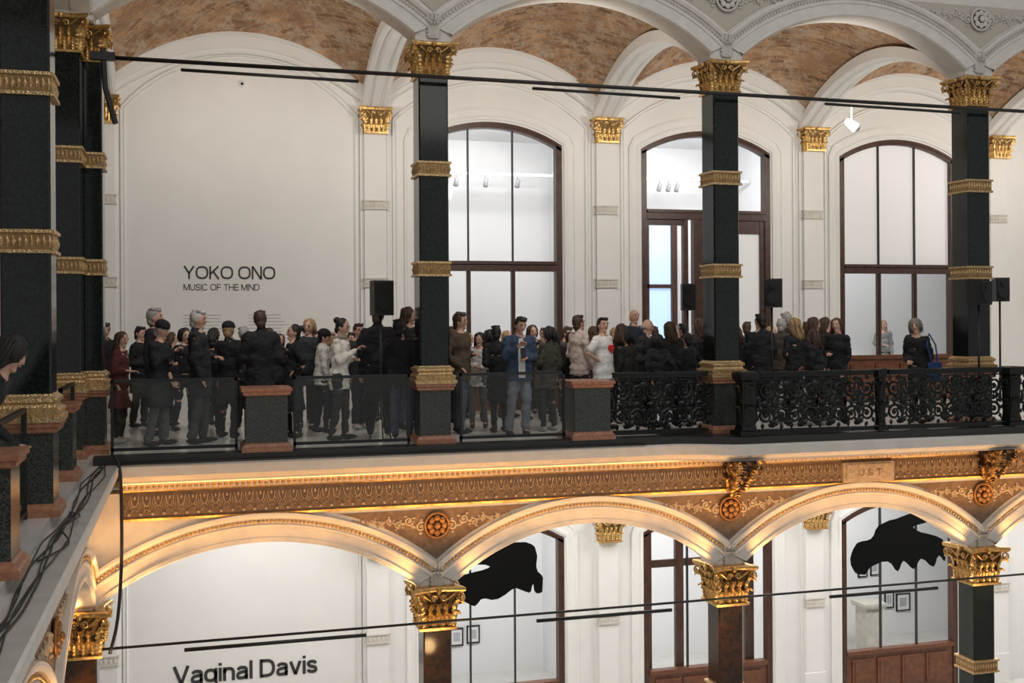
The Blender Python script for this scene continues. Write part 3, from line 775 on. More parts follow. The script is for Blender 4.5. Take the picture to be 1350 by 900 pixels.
def plinth(x, y, h, w):
    e = empty('display_plinth', (x, y, -6.2), label='pale moulded plinth column standing in the lower room', category='plinth', group='plinths')
    f = MB(); f.sqstack([(0, w*1.2), (.1, w*1.2), (.12, w), (h-.14, w), (h-.12, w*1.25), (h-.06, w*1.35), (h, w*1.35)]); put('body', f.mesh('body', [M_stone]), e)
plinth(15.34, 23.3, 1.25, .22)

# ---------------------------------------------------------------- rods, tracks, lights fixtures
def rod(p, q, r, name, label):
    mb = MB(); mb.tube([p, (Vector(p)+Vector(q))/2, q], r, 8)
    return put(name, mb.mesh(name, [M_black], True), label=label, category='rail', group='lighting rails')
rod((-1.1, 15.25, 5.10), (16.8, 15.25, 5.02), .028, 'lighting_rail', 'long thin black lighting rail spanning the upper columns')
for x0, x1 in ((-.1, 2.2), (4.65, 6.9), (9.3, 11.7)):
    rod((x0, 15.2, 4.98), (x1, 15.2, 4.95), .022, 'track_segment', 'short black track segment hung under the lighting rail')
rod((-1.1, 15.2, -2.42), (16.8, 15.2, -2.40), .018, 'lighting_rail', 'long thin black rail crossing in front of the lower columns')
for x0, x1 in ((-.1, 2.25), (4.65, 6.7), (9.3, 11.2)):
    rod((x0, 15.15, -2.50), (x1, 15.15, -2.50), .026, 'track_segment', 'short black track segment hung under the lower rail')
mb = MB(); mb.tube([(-1.05, 15.2, 5.2), (-1.02, 15.2, 4.7), (-.9, 15.2, 4.25)], .035, 6); mb.box(-1.2, -.9, 15.15, 15.25, 5.05, 5.15)
put('rail_hanger', mb.mesh('rail_hanger', [M_black]), label='black hanging bracket at the end of the lighting rail', category='bracket')
def spotl(x, y, z, m=M_white, rx=.5, s=1.0, mount=.22):
    e = empty('ceiling_spotlight', (x, y, z), label='small cylindrical spotlight on a stem', category='spotlight', group='spotlights')
    f = MB(); f.tube([(0, 0, 0), (0, 0, mount)], .012, 6); put('stem', f.mesh('stem', [m]), e)
    f = MB(); d = Vector((0, math.sin(rx), -math.cos(rx))).normalized(); f.tube([-d*.11*s, -d*.1*s, d*.05*s, d*.11*s], [.03*s, .055*s, .06*s, .065*s], 12)
    put('lamp_head', f.mesh('lamp_head', [m], True), e)
def PX(u, Y):
    a = u-250; return .9617*a*Y/(1549-.274*a)
spotl(PX(1124, 16.4), 16.4, 4.92, s=1.3, rx=-1.0, mount=.3)
M_lgrey = mat('grey_metal', (.30, .30, .31), .5)
for u in (602, 641, 683): spotl(PX(u, 23), 23, 4.62, M_lgrey, rx=.6, mount=.16, s=.8)
for u in (870, 882, 893): spotl(PX(u, 23.2), 23.2, 4.65, M_lgrey, rx=.6, mount=.16, s=.8)
for a, b, yy, zz in ((PX(560, 23), 7.8, 23, 4.80), (8.2, 12.2, 23.2, 4.83)):
    mb = MB(); mb.box(a, b, yy-.03, yy+.03, zz-.03, zz+.03); mb.box(a+.3, a+.32, yy-.01, yy+.01, zz, 5.749); mb.box(b-.32, b-.3, yy-.01, yy+.01, zz, 5.749)
    put('room_light_track', mb.mesh('room_light_track', [M_white]), label='thin white light track hung in the exhibition room', category='rail', group='room light tracks')
mb = MB(); mb.ell((0, 0, 0), (.06, .05, .06), 10, 8); mb.tube([(0, .0, 0), (0, .1, 0)], .05, 10); mb.ell((0, -.04, -.01), (.028, .028, .028), 8, 6, 1)
put('dome_camera', mb.mesh('dome_camera', [M_white, M_black], True), None, (PX(320, 20.7), 20.70, 5.97), label='small white dome camera on the wall', category='security camera')

# ---------------------------------------------------------------- railings
def glassrail(x0, x1, y, along='x', z0=.05, z1=.98):
    L = x1-x0
    e = empty('glass_railing', (x0, y, 0) if along == 'x' else (y, x0, 0), 0 if along == 'x' else pi/2, label='clear glass railing panel in a thin black steel frame', category='railing', group='glass railing panels')
    f = MB(); r = .022
    f.box(0, L, -r, r, z1-.04, z1); f.box(0, L, -r, r, z0, z0+.04); f.box(0, .035, -r, r, z0-.04, z1); f.box(L-.035, L, -r, r, z0-.04, z1)
    put('frame', f.mesh('frame', [M_black]), e)
    f = MB(); f.box(.035, L-.035, -.004, .004, z0+.04, z1-.04); put('glass_pane', f.mesh('glass_pane', [M_rail]), e)
glassrail(-1.0, .60, 15.5); glassrail(1.33, 2.93, 15.5); glassrail(3.64, 5.2, 15.5)
glassrail(8.8, 10.65, -1.40, 'y'); glassrail(11.35, 13.0, -1.42, 'y'); glassrail(13.7, 15.1, -1.42, 'y')
def ironpanel(L):
    mb = MB(); H0, H1 = .12, .83
    n = max(1, round(L/.50)); w = L/n
    cz = (H0+H1)/2
    def lf(x, z, a, ln, wd):
        dx, dz = math.cos(a), math.sin(a); px, pz = -dz, dx
        P = [(x, z), (x+dx*ln*.4+px*wd, z+dz*ln*.4+pz*wd), (x+dx*ln, z+dz*ln), (x+dx*ln*.4-px*wd, z+dz*ln*.4-pz*wd)]
        vs = [(p[0], 0, p[1]) for p in P]+[(x+dx*ln*.4, -.022, z+dz*ln*.4), (x+dx*ln*.4, .022, z+dz*ln*.4)]
        mb.add(vs, [(0, 1, 4), (1, 2, 4), (2, 3, 4), (3, 0, 4), (1, 0, 5), (2, 1, 5), (3, 2, 5), (0, 3, 5)])
    for i in range(n):
        cx = w*(i+.5)
        for sx in (-1, 1):
            for sz in (-1, 1):
                c = (cx+sx*w*.27, 0, cz+sz*.19)
                mb.tube(spiral(c, (sx, 0, 0), (0, 0, sz), .13, .02, 1.7, pi*1.0, 20), [.026-.0007*k for k in range(21)], 5)
                mb.ell(c, (.035, .02, .035), 6, 5)
                for q in range(7):
                    a = q*.9+.4*sx
                    lf(c[0]+.11*math.cos(a), c[2]+.12*math.sin(a), a+.7*sx*sz, .11, .035)
                lf(cx+sx*.03, cz+sz*.05, math.atan2(sz, sx*.5), .16, .04)
            mb.ell((cx+sx*w*.5, 0, cz), (.035, .02, .10), 6, 5)
            lf(cx+sx*w*.12, cz, 0 if sx > 0 else pi, .17, .045)
        mb.tube([(cx, 0, H0), (cx, 0, H1)], .018, 5)
        mb.ell((cx, -.01, cz), (.05, .03, .05), 8, 6)
        for a in range(8): lf(cx, cz, a*pi/4+.39, .12, .035)
        for zz, aa in ((H0, pi/2), (H1, -pi/2)):
            for k in (-.6, 0, .6): lf(cx, zz, aa+k, .16, .04); lf(cx+w*.5*(1 if i < n-1 else -1), zz, aa+k*.8, .2, .045)
    return mb.mesh('scrollwork', [M_iron], False)
def ironrail(x0, x1, y, rz=0, z=0):
    L = x1-x0
    e = empty('iron_balustrade', (x0, y, z), rz, label='ornate black cast iron balustrade panel with leafy scrolls', category='railing', group='iron balustrade panels')
    f = MB(); f.box(0, L, -.05, .05, .905, .94); f.box(0, L, -.035, .035, .86, .905); f.box(0, L, -.045, .045, .03, .09); f.box(0, L, -.02, .02, .82, .835)
    put('rail_frame', f.mesh('rail_frame', [M_iron]), e); put('scrollwork', ironpanel(L), e)
def ironpost(x, y, k0=1.):
    e = empty('iron_post', (x, y, 0), label='black cast iron balustrade post with moulded cap', category='post', group='iron posts')
    f = MB(); f.sqstack([(z, h*k0) for z, h in ((0.02, .17), (.08, .17), (.1, .12), (.2, .10), (.8, .11), (.83, .14), (.88, .15), (.93, .15), (.95, .11))])
    put('shaft', f.mesh('shaft', [M_iron]), e)
    f = MB()
    for k in range(4):
        a = k*pi/2; n = (math.cos(a), math.sin(a), 0)
        leaf(f, (n[0]*.11*k0, n[1]*.11*k0, .15), n, .3, .18*k0, out=.06); leaf(f, (n[0]*.11*k0, n[1]*.11*k0, .45), n, .3, .18*k0, out=.07)
    put('leaf_ornament', f.mesh('leaf_ornament', [M_iron], True), e)
ironrail(5.95, 7.45, 15.5)
ironpost(7.82, 14.98); ironpost(10.08, 14.98, .5); ironpost(12.45, 14.98, .9)
ironrail(8.04, 9.95, 14.98); ironrail(10.21, 12.24, 14.98); ironrail(12.66, 14.6, 14.98)

# ---------------------------------------------------------------- cables
def cable(pts, r=.012, label='loose black cable lying along the ledge'):
    P = [Vector(p) for p in pts]
    mb = MB(); mb.tube(catm(P, 4), r, 6)
    put('cable', mb.mesh('cable', [M_black], True), label=label, category='cable', group='loose cables')
for k in range(5):
    ph = R.uniform(0, 6)
    cable([(-1.14+.03*k+.04*math.sin(i*.8+ph)+R.uniform(-.012, .012), 15.1-i*.5, -.09+.004*k) for i in range(26)], .006+.002*(k % 2))
cable([(-1.12, 11.5, -.08), (-.98, 11, -.04), (-1.06, 10.3, -.03), (-.96, 9.8, -.07), (-1.12, 9.2, -.08)], .008)
cable([(-.93, 15.08, .05), (-.86, 15.06, -.2), (-.85, 15.05, -1.2), (-.9, 15.05, -2.0), (-1.0, 15.08, -2.45)], .022, 'black cable hanging down from the corner ledge')
for k in range(3):
    cable([(-.9+i*.8, 15.20-.04*k+R.uniform(-.015, .015), -.085) for i in range(10)], .010, 'black cable running along the cornice top')

# ---------------------------------------------------------------- speakers
def speaker(u, Y, zt, w=.28, h=.46, rz=0, leg=.28):
    x = PX(u, Y)
    e = empty('loudspeaker', (x, Y, zt), rz, label='black loudspeaker cabinet mounted on a pole above the crowd', category='loudspeaker', group='loudspeakers')
    f = MB(); a = w/2
    f.loft([[(-a, -.14, z), (a, -.14, z), (a*.75, .14, z), (-a*.75, .14, z)] for z in (-h, -h+.02, -.02, 0)])
    put('cabinet', f.mesh('cabinet', [M_plastic]), e)
    f = MB(); f.box(-a+.02, a-.02, -.155, -.141, -h+.03, -.03); f.tube([(0, -.15, -h*.65), (0, -.17, -h*.65)], a*.7, 18); f.tube([(0, -.15, -h*.22), (0, -.17, -h*.22)], a*.35, 14)
    put('grille', f.mesh('grille', [M_grill]), e)
    e = empty('speaker_stand', (x, Y+.0, 0), 0, label='thin black tripod speaker stand on the gallery floor', category='stand', group='speaker stands')
    f = MB(); f.tube([(0, 0, .3), (0, 0, zt-h)], .018, 8); put('pole', f.mesh('pole', [M_black], True), e)
    for k in range(3):
        an = k*2*pi/3+.5; f = MB(); f.tube([(0, 0, .6), (leg*math.cos(an), leg*math.sin(an), .012)], .012, 6); put('leg', f.mesh('leg', [M_black], True), e)
speaker(501, 16.15, 2.30, .30, .50, 0.2, .18); speaker(906, 17.9, 2.33, .24, .46, -.2)
speaker(1017, 16.3, 2.36, .30, .46, -.35); speaker(1290, 15.28, 2.30, .30, .38, .3, .14); speaker(1318, 16.9, 2.42, .24, .42, -.3)

# ---------------------------------------------------------------- people
def remesh(mb, vox, smooth=3, wr=0., seed=0):
    me = mb.mesh('tmp', [], True)
    o = bpy.data.objects.new('tmp', me); COL.objects.link(o)
    md = o.modifiers.new('r', 'REMESH'); md.mode = 'VOXEL'; md.voxel_size = vox; md.use_smooth_shade = True
    if smooth: s = o.modifiers.new('s', 'SMOOTH'); s.iterations = smooth; s.factor = .5
    dg = bpy.context.evaluated_depsgraph_get(); dg.update()
    out = bpy.data.meshes.new_from_object(o.evaluated_get(dg))
    bpy.data.objects.remove(o); bpy.data.meshes.remove(me)
    vs = [v.co.copy() for v in out.vertices]
    if wr:
        ns = [v.normal.copy() for v in out.vertices]
        vs = [p+n*wr*(noise.noise(Vector((p.x*5+seed, p.y*5, p.z*9)))+.5*noise.noise(Vector((p.x*14+seed, p.y*14, p.z*30)))) for p, n in zip(vs, ns)]
    r = MB(); r.v = [tuple(p) for p in vs]; r.f = [tuple(p.vertices) for p in out.polygons]; r.m = [0]*len(r.f)
    bpy.data.meshes.remove(out)
    return r
CM = {}
def cloth(c, rough=.85):
    k = tuple(round(x, 3) for x in c)
    if k not in CM: CM[k] = mat('cloth_%d' % len(CM), c, rough, noise_amt=.2, nscale=20, bump=.1, bscale=80)
    return CM[k]
BLK = (.010, .010, .012); NAVY = (.02, .028, .05); GRY = (.06, .06, .065)
ARMS = {'down': ((.235, .03, 1.12), (.235, -.05, .88)), 'hold': ((.235, .02, 1.12), (.06, -.20, 1.10)), 'phone': ((.225, -.06, 1.13), (.06, -.25, 1.27)),
        'pocket': ((.28, .06, 1.14), (.20, -.07, .95)), 'glass': ((.24, .0, 1.12), (.16, -.24, 1.21)), 'cross': ((.24, -.03, 1.14), (-.04, -.18, 1.16)),
        'rail': ((.25, -.16, 1.2), (.16, -.40, 1.10)), 'face': ((.22, -.10, 1.16), (.09, -.17, 1.42)), 'hip': ((.33, .05, 1.17), (.19, -.06, 1.02))}
TOR = [(.84, .150, .110), (.92, .168, .118), (1.0, .155, .108), (1.10, .138, .098), (1.22, .155, .112), (1.33, .178, .112), (1.40, .165, .095), (1.445, .105, .075), (1.48, .06, .06)]
def torsoloft(mb, add=0., z0=.84, flare=0., sh=1., top=1.49):
    rings = []
    L = [(z, a, b) for z, a, b in TOR if z <= top]
    if add: L = [(z, max(a, .152) if z < 1.3 else a, max(b, .110) if z < 1.3 else b) for z, a, b in L]
    if z0 < .84: L = [(z0, .16+flare, .12+flare*.7), ((z0+.84)/2, .162+flare*.5, .118+flare*.4)]+L
    for z, a, b in L:
        rings.append([((a*sh+add)*math.cos(2*pi*i/18), (b+add)*math.sin(2*pi*i/18), z) for i in range(18)])
    mb.loft(rings)
PN = [0]
def person(u, ytop, Y, face, armsR='down', armsL='down', hair='short', hcol=(.03, .02, .015), top=BLK, tlen=.80, bot=(.014, .015, .02), label='person', turn=0, lean=0., skin=0, female=False, X=None, H=None, extra=None, step=.0, skirt=False, hold=None, hk=1.):
    PN[0] += 1; seed = PN[0]*3.7
    x = PX(u, Y) if X is None else X
    dep = .274*x+.9617*Y
    if H is None: H = min(1.95, max(1.50, 1.72+(422.5-ytop-(u-675)*.006)*dep/1490))
    s = H/1.745; sh = .90 if female else 1.02
    bulk = .017 if female else .026
    fr = math.radians(face)
    M = Matrix.Translation((x, Y, 0)) @ Matrix.Rotation(fr, 4, 'Z') @ Matrix.Scale(s, 4)
    tilt = 16 if ('phone' in (armsL, armsR)) else R.uniform(-4, 10)
    if not lean: lean = R.uniform(-.04, .09)
    HM = Matrix.Translation((0, -.01, 1.5)) @ Matrix.Rotation(math.radians(turn+R.uniform(-22, 22)), 4, 'Z') @ Matrix.Rotation(math.radians(tilt), 4, 'X') @ Matrix.Rotation(math.radians(R.uniform(-8, 8)), 4, 'Y') @ Matrix.Translation((0, .01, -1.5))
    sway = R.uniform(-.05, .05); tw = math.radians(R.uniform(-18, 18)); hipx = R.uniform(-.03, .03)
    def bend(mb):
        c = Vector((0, 0, .95)); out = []
        for p in mb.v:
            q = Vector(p)
            k = max(0, min(1, (q.z-.85)/.45))
            hp = max(0, min(1, q.z/.9)) if q.z < .9 else 1-k
            if k > 0:
                if lean: q = c+Matrix.Rotation(min(1, k*1.8)*lean, 3, 'X') @ (q-c)
                q = Matrix.Rotation(tw*k, 3, 'Z') @ q
                q.x += sway*k
            q.x += hipx*hp
            out.append(tuple(q))
        mb.v = out
    J = {}
    for sd, pose in ((1, armsL), (-1, armsR)):
        e, w = ARMS[pose]; jit = R.uniform(-.03, .03); j2 = R.uniform(-.02, .02)
        J[sd] = (Vector((sd*.175*sh, 0, 1.395)), Vector((sd*e[0]*sh, e[1]+j2, e[2]+jit*.6)), Vector((sd*w[0]*sh+j2, w[1]+jit, w[2]+jit*2)))
    legs = {}
    if step == 0: step = R.choice((.0, .04, -.05, .07))
    for sd in (1, -1):
        st = step*sd
        legs[sd] = (Vector((sd*.085, 0, .90)), Vector((sd*.10, -.02-st*.5, .50)), Vector((sd*.115, .03-st, .09)))
    mb = MB(); torsoloft(mb, 0, sh=sh)
    mb.cap((0, .005, 1.42), (0, -.005, 1.54), .058, .054)
    hd = MB()
    def hf(q, d):
        if q.z < 0:
            t = -q.z/.118; q.x *= 1-.32*t*t
            if q.y < 0: q.y *= 1-.05*t
            else: q.y *= 1-.35*t
        return q
    hd.ell((0, -.008, 1.612), (.076, .096, .118), 20, 14, 0, hf)
    hd.ell((0, -.105, 1.595), (.014, .024, .026), 8, 6); hd.ell((0, -.098, 1.62), (.010, .014, .03), 8, 6)
    hd.ell((0, -.075, 1.515), (.03, .028, .022), 8, 6)
    for sd in (1, -1): hd.ell((sd*.077, .005, 1.603), (.012, .02, .032), 8, 6)
    hd.xf(HM)
    mb.add(hd.v, hd.f)
    fing = MB()
    for sd in (1, -1):
        S, E, W = J[sd]
        mb.cap(S, E, .048, .038); mb.cap(E, W, .038, .026)
        d = (W-E).normalized(); side = Vector((sd, 0, 0)) if abs(d.x) < .8 else Vector((0, -1, 0))
        nrm = d.cross(side).normalized(); side = nrm.cross(d).normalized()
        for q in (-.022, 0, .022): mb.cap(W+d*.01+side*q*.6, W+d*.085+side*q, .017, .015, 8)
        cur = -nrm if nrm.z > 0 else nrm
        if armsL == 'down' and sd == 1 or armsR == 'down' and sd == -1: cur = Vector((-sd, 0, 0))
        for k, (q, L) in enumerate(((-.03, .062), (-.011, .075), (.010, .07), (.029, .055))):
            b0 = W+d*.085+side*q
            fing.tube([b0-d*.02, b0+d*L*.4+cur*.006, b0+d*L*.7+cur*.024, b0+d*L*.78+cur*.044], [.0095, .009, .008, .006], 6)
        b0 = W+d*.035+side*(-.03)
        fing.tube([b0, b0-side*.022+d*.028+cur*.006, b0-side*.026+d*.055+cur*.016], [.012, .0105, .008], 6)
        H_, K, A = legs[sd]
        mb.cap(H_, K, .082, .052); mb.cap(K, A, .052, .034); mb.cap(A, A+Vector((0, -.11, -.05)), .036, .028)
    body = remesh(mb, .0145, 2)
    body.add(fing.v, fing.f, 0)
    fc = MB()
    for sd in (1, -1):
        fc.ell((sd*.031, -.093, 1.622), (.013, .008, .008), 8, 6, 1); fc.ell((sd*.033, -.096, 1.645), (.022, .007, .006), 8, 5, 1)
    fc.ell((0, -.1, 1.562), (.026, .008, .008), 8, 6, 2); fc.xf(HM)
    o = len(body.v); body.v += fc.v; body.f += [tuple(i+o for i in f) for f in fc.f]; body.m += fc.m
    bend(body)
    p = put('person', body.mesh('person', [M_skin[skin], M_eye, M_lip], True, False), label=label, category='person')
    p.matrix_world = M
    g = MB(); torsoloft(g, bulk if extra != 'tee' else .034, z0=tlen, flare=.04 if tlen < .6 else .01, sh=sh, top=1.45)
    ab = .010 if female else .020
    for sd in (1, -1):
        S, E, W = J[sd]
        if extra == 'tee':
            g.cap(S, S+(E-S)*.7, .072, .070)
        else:
            g.cap(S, E, .064+ab*.4, .052+ab*.5); g.cap(E, E+(W-E)*.93, .050+ab*.5, .038+ab*.4)
        g.cap((sd*.05, 0, 1.43), S, .045, .060)
    if extra != 'tee':
        g.cap((0, .015, 1.45), (0, .012, 1.475), .068, .066)
    g = remesh(g, .019, 3, .028 if extra != 'tee' else .014, seed); bend(g)
    put('jacket' if extra != 'tee' else 'shirt', g.mesh('jacket', [cloth(top)], True, False), p)
    g = MB()
    g.loft([[((a)*math.cos(2*pi*i/16), b*math.sin(2*pi*i/16), z) for i in range(16)] for z, a, b in ((.78, .12, .09), (.85, .165, .120), (.93, .172, .125), (.96, .160, .114))])
    for sd in (1, -1):
        H_, K, A = legs[sd]
        lw = 0 if female else .012
        g.cap(H_, K, .088, .064+lw); g.cap(K, A+Vector((0, 0, .02)), .062+lw, .052+lw)
    if skirt:
        g.loft([[((a)*math.cos(2*pi*i/16), b*math.sin(2*pi*i/16), z) for i in range(16)] for z, a, b in ((.42, .24, .19), (.7, .2, .15), (.98, .165, .12))])
    g = remesh(g, .019, 3, .020, seed+5)
    bend(g)
    put('trousers' if not skirt else 'skirt', g.mesh('trousers', [cloth(bot)], True, False), p)
    g = MB()
    for sd in (1, -1):
        A = legs[sd][2]
        g.ell((A.x, A.y-.055, .045), (.047, .135, .045), 12, 8, 0, lambda q, d: Vector((q.x, q.y, max(q.z, -.044)*(1 if q.y > -.02 else .8)))); g.tube([(A.x, A.y, .03), (A.x, A.y, .13)], .045, 10)
    put('shoes', g.mesh('shoes', [cloth((.02, .018, .017) if R.random() < .8 else (.5, .5, .48))], True), p)
    if hair != 'bald':
        g = MB()
        nz = lambda q, d: q*(1+.13*noise.noise(Vector((d.x*4+seed, d.y*4, d.z*4))))*hk
        if hair in ('short', 'bun', 'cap', 'beanie'):
            g.ell((0, .016, 1.635), (.086, .094, .108), 18, 12, 0, nz); g.ell((0, .05, 1.56), (.065, .055, .07), 12, 8, 0, nz)
            if hair == 'short':
                g.ell((0, -.045, 1.705), (.06, .055, .034), 12, 8, 0, nz)
                for q in range(12):
                    a = R.uniform(0, 2*pi); g.ell((.055*math.cos(a), -.01+.06*math.sin(a), 1.715+R.uniform(-.01, .012)), (.026, .03, .016), 6, 5)
        if hair == 'bun': g.ell((0, .11, 1.68), (.05, .05, .05), 10, 8, 0, nz)
        if hair in ('long', 'bob', 'curly'):
            k = 1.10 if hair == 'curly' else 1
            g.ell((0, .014, 1.635), (.092*k, .10*k, .112*k), 18, 12, 0, nz)
            zz = 1.36 if hair == 'long' else 1.5
            g.loft([[((a*hk)*math.cos(2*pi*i/14), .045+b*hk*math.sin(2*pi*i/14)-(.02 if z > 1.45 else -.03), z+.012*math.sin(i*2.4)) for i in range(14)] for z, a, b in ((zz, .07, .035), (zz+.06, .095, .055), (1.56, .097, .07), (1.66, .085, .07))])
            for q in range(18 if hk == 1 else 70):
                a = R.uniform(-.35, pi+.35); r0 = .09*hk; cx_, cy_ = r0*math.cos(a), .02+r0*math.sin(a); zt = R.uniform(1.62, 1.70); zl = zz+R.uniform(-.04, .04)
                g.tube([(cx_*.7, cy_*.7, 1.72), (cx_, cy_, zt), (cx_*1.12+R.uniform(-.01, .01), cy_*1.1, (zt+zl)/2), (cx_*1.02+R.uniform(-.02, .02), cy_+.02, zl)], [.012, .016, .014, .005], 5)
        if hair == 'curly':
            for q in range(26): a = R.uniform(0, 2*pi); z = R.uniform(-.5, 1); rr = math.sqrt(1-z*z*.9); g.ell((.09*rr*math.cos(a), .04+.08*rr*math.sin(a)+(.02 if z < .2 else 0), 1.63+.10*z), (.03, .03, .03), 6, 5)
        g.xf(HM); bend(g)
        put('hair', g.mesh('hair', [cloth(hcol, .6)], True), p)
        if hair in ('cap', 'beanie'):
            g = MB(); g.ell((0, .005, 1.675), (.098, .112, .085), 18, 10)
            if hair == 'cap': g.ell((0, -.12, 1.665), (.075, .08, .01), 14, 6)
            g.xf(HM); bend(g); put('hat', g.mesh('hat', [cloth(BLK)], True), p, label='black cap')
    if hair == 'bald' and hcol[0] > .2:
        g = MB(); g.ell((0, .03, 1.60), (.082, .085, .055), 16, 10); g.xf(HM); bend(g); put('hair', g.mesh('hair', [cloth(hcol)], True), p)
    if extra == 'scarf':
        g = MB(); g.tube([(.085*math.cos(2*pi*i/14), .07*math.sin(2*pi*i/14)-.01, 1.46+.01*math.sin(i)) for i in range(15)], .032, 8); bend(g); put('scarf', g.mesh('scarf', [cloth((.3, .26, .2))], True), p)
    if extra in ('bag', 'tote'):
        g = MB(); g.loft([[(.31+a, b, z) for a, b in ((-.06, -.13), (.06, -.13), (.06, .13), (-.06, .13))] for z in (.72, .76, 1.0, 1.02)]); g.tube([(.31, .1, 1.0), (.28, .1, 1.3), (.19, .05, 1.49), (.24, -.15, 1.3), (.31, -.1, 1.0)], .012, 5)
        bc, bl = ((.02, .06, .22), 'blue shoulder bag carried at the hip') if extra == 'bag' else ((.05, .035, .025), 'dark brown tote bag hanging from a shoulder')
        q = put('shoulder_bag', g.mesh('shoulder_bag', [cloth(bc)], False), None, label=bl, category='bag'); q.matrix_world = M
    if extra == 'shirtfront':
        g = MB(); g.loft([[(-w, -.152+.03*(z > 1.35), z), (w, -.152+.03*(z > 1.35), z), (w, -.12, z), (-w, -.12, z)] for z, w in ((.85, .05), (1.2, .05), (1.42, .03))]); bend(g); put('shirt', g.mesh('shirt', [cloth((.6, .6, .6))]), p)
    if extra == 'tee':
        g = MB(); N = 24; ring = []
        for i in range(N):
            t = 2*pi*i/N; hx = 16*math.sin(t)**3; hz = 13*math.cos(t)-5*math.cos(2*t)-2*math.cos(3*t)-math.cos(4*t); ring.append((hx*.005, hz*.005+1.25))
        g.loft([[(x_, -.160, z) for x_, z in ring], [(x_, -.10, z) for x_, z in ring]]); bend(g)
        put('heart_print', g.mesh('heart_print', [mat('red_print', (.65, .03, .02), .6)]), p, label='red heart print')
    if hold:
        sdh = 1 if armsL in ('phone', 'glass', 'hold') else -1
        W = J[sdh][2]; E = J[sdh][1]; d = (W-E).normalized()
        c = W+d*.12+Vector((0, 0, .03))
        if hold == 'phone':
            g = MB(); g.box(c.x-.037, c.x+.037, c.y-.006, c.y+.004, c.z-.03, c.z+.12); g.box(c.x-.033, c.x+.033, c.y+.004, c.y+.006, c.z-.024, c.z+.114, 1); bend(g)
            q = put('smartphone', g.mesh('smartphone', [M_black, M_screen]), None, label='dark smartphone held up in a hand', category='phone', group='smartphones')
        else:
            g = MB(); prof = [(.03, -.06), (.03, -.055), (.004, -.05), (.004, .01), (.03, .035), (.036, .07), (.028, .11)]
            g.loft([[(c.x+r*math.cos(2*pi*i/12), c.y+r*math.sin(2*pi*i/12), c.z+z) for i in range(12)] for r, z in prof], 0); bend(g)
            q = put('wine_glass', g.mesh('wine_glass', [M_glass], True), None, label='clear stemmed wine glass held in a hand', category='glass', group='wine glasses')
        q.matrix_world = M
    return p
BR = (.06, .03, .016); BLN = (.36, .23, .11); GR = (.33, .32, .31); DK = (.010, .008, .008)
JE = (.05, .07, .12)
L = 'person in '
P = person
P(156, 437, 17.0, 70, 'hold', 'down', 'long', BR, (.09, .018, .02), .55, BLK, L+'dark maroon coat with brown hair', female=True)
P(139, 425, 18.6, 20, hair='short', hcol=BR, label=L+'dark clothes standing behind the corner column')
P(204, 404, 18.1, 60, hair='short', hcol=GR, top=BLK, tlen=.6, label=L+'black coat with short grey hair', turn=20)
P(207, 422, 16.5, 75, 'phone', 'hold', 'beanie', GR, BLK, .55, (.1, .1, .11), L+'black coat and cap looking at a phone', hold='phone')
P(262, 408, 16.6, 80, 'down', 'hold', 'short', (.5, .49, .48), (.020, .020, .024), .62, (.06, .06, .065), L+'dark coat with white-grey hair, in profile', step=.05)
P(299, 424, 17.3, 150, 'hold', 'down', 'cap', BLN, BLK, .5, BLK, L+'black coat and cap with blond hair, seen from behind', female=True)
P(341, 409, 16.45, 175, 'hold', 'hold', 'short', BR, BLK, .45, (.015, .015, .02), L+'long black coat seen from behind')
P(322, 430, 18.8, 200, hair='short', hcol=GR, label=L+'dark jacket among the crowd')
P(240, 432, 18.6, 30, hair='bob', hcol=DK, female=True, label=L+'dark top with a black bob')
P(384, 427, 17.0, -60, 'glass', 'hip', 'bun', DK, BLK, .6, BLK, L+'black dress holding a glass, turned sideways', female=True, skirt=True, hold='glass')
P(402, 420, 18.2, -20, 'hold', 'down', 'bob', BLN, (.03, .035, .04), .7, BLK, L+'dark jacket with short blond hair', female=True)
P(424, 434, 17.6, 100, hair='cap', hcol=DK, top=(.72, .70, .65), label=L+'pale top wearing a black hat', female=True)
P(447, 419, 16.4, 65, 'phone', 'hold', 'bun', DK, (.80, .76, .68), .72, (.03, .03, .032), L+'cream jacket holding a phone, dark hair tied back', female=True, hold='phone', extra='scarf', step=.06)
P(473, 426, 18.0, 30, hair='short', hcol=BR, top=(.03, .03, .035), label=L+'dark shirt behind the loudspeaker')
P(498, 404, 17.0, 170, 'down', 'down', 'short', BR, BLK, .45, BLK, L+'large black overcoat seen from behind')
P(533, 404, 17.8, 70, 'down', 'hold', 'long', BR, BLK, .7, JE, L+'black jacket with long hair, in profile')
P(529, 420, 16.4, 160, 'hold', 'hip', 'short', DK, (.014, .014, .016), .75, JE, L+'black jacket and blue jeans seen from behind')
P(606, 411, 16.8, 60, 'pocket', 'hold', 'short', BR, (.085, .06, .035), .78, (.06, .07, .09), L+'brown jacket with a beard, in profile')
P(630, 438, 17.5, -20, 'hold', 'hold', 'long', DK, (.62, .60, .57), .75, (.1, .1, .1), L+'light top with long black hair', female=True)
P(657, 429, 16.8, 185, 'hold', 'hold', 'short', DK, BLK, .5, BLK, L+'black coat seen from behind', female=True)
P(681, 417, 16.15, 0, 'phone', 'hold', 'short', DK, (.035, .06, .11), .80, (.20, .22, .26), L+'blue denim jacket over white shirt holding a phone', extra='shirtfront', hold='phone', turn=8)
P(704, 428, 18.6, 10, hair='bob', hcol=BR, female=True, label=L+'dark clothes in the middle of the crowd')
P(721, 430, 16.7, 200, 'down', 'hold', 'bob', DK, (.045, .042, .028), .7, (.03, .03, .03), L+'olive jacket seen from behind', female=True, extra='tote')
P(744, 430, 19.0, 20, hair='short', hcol=BR, top=GRY, label=L+'grey sweater near the windows')
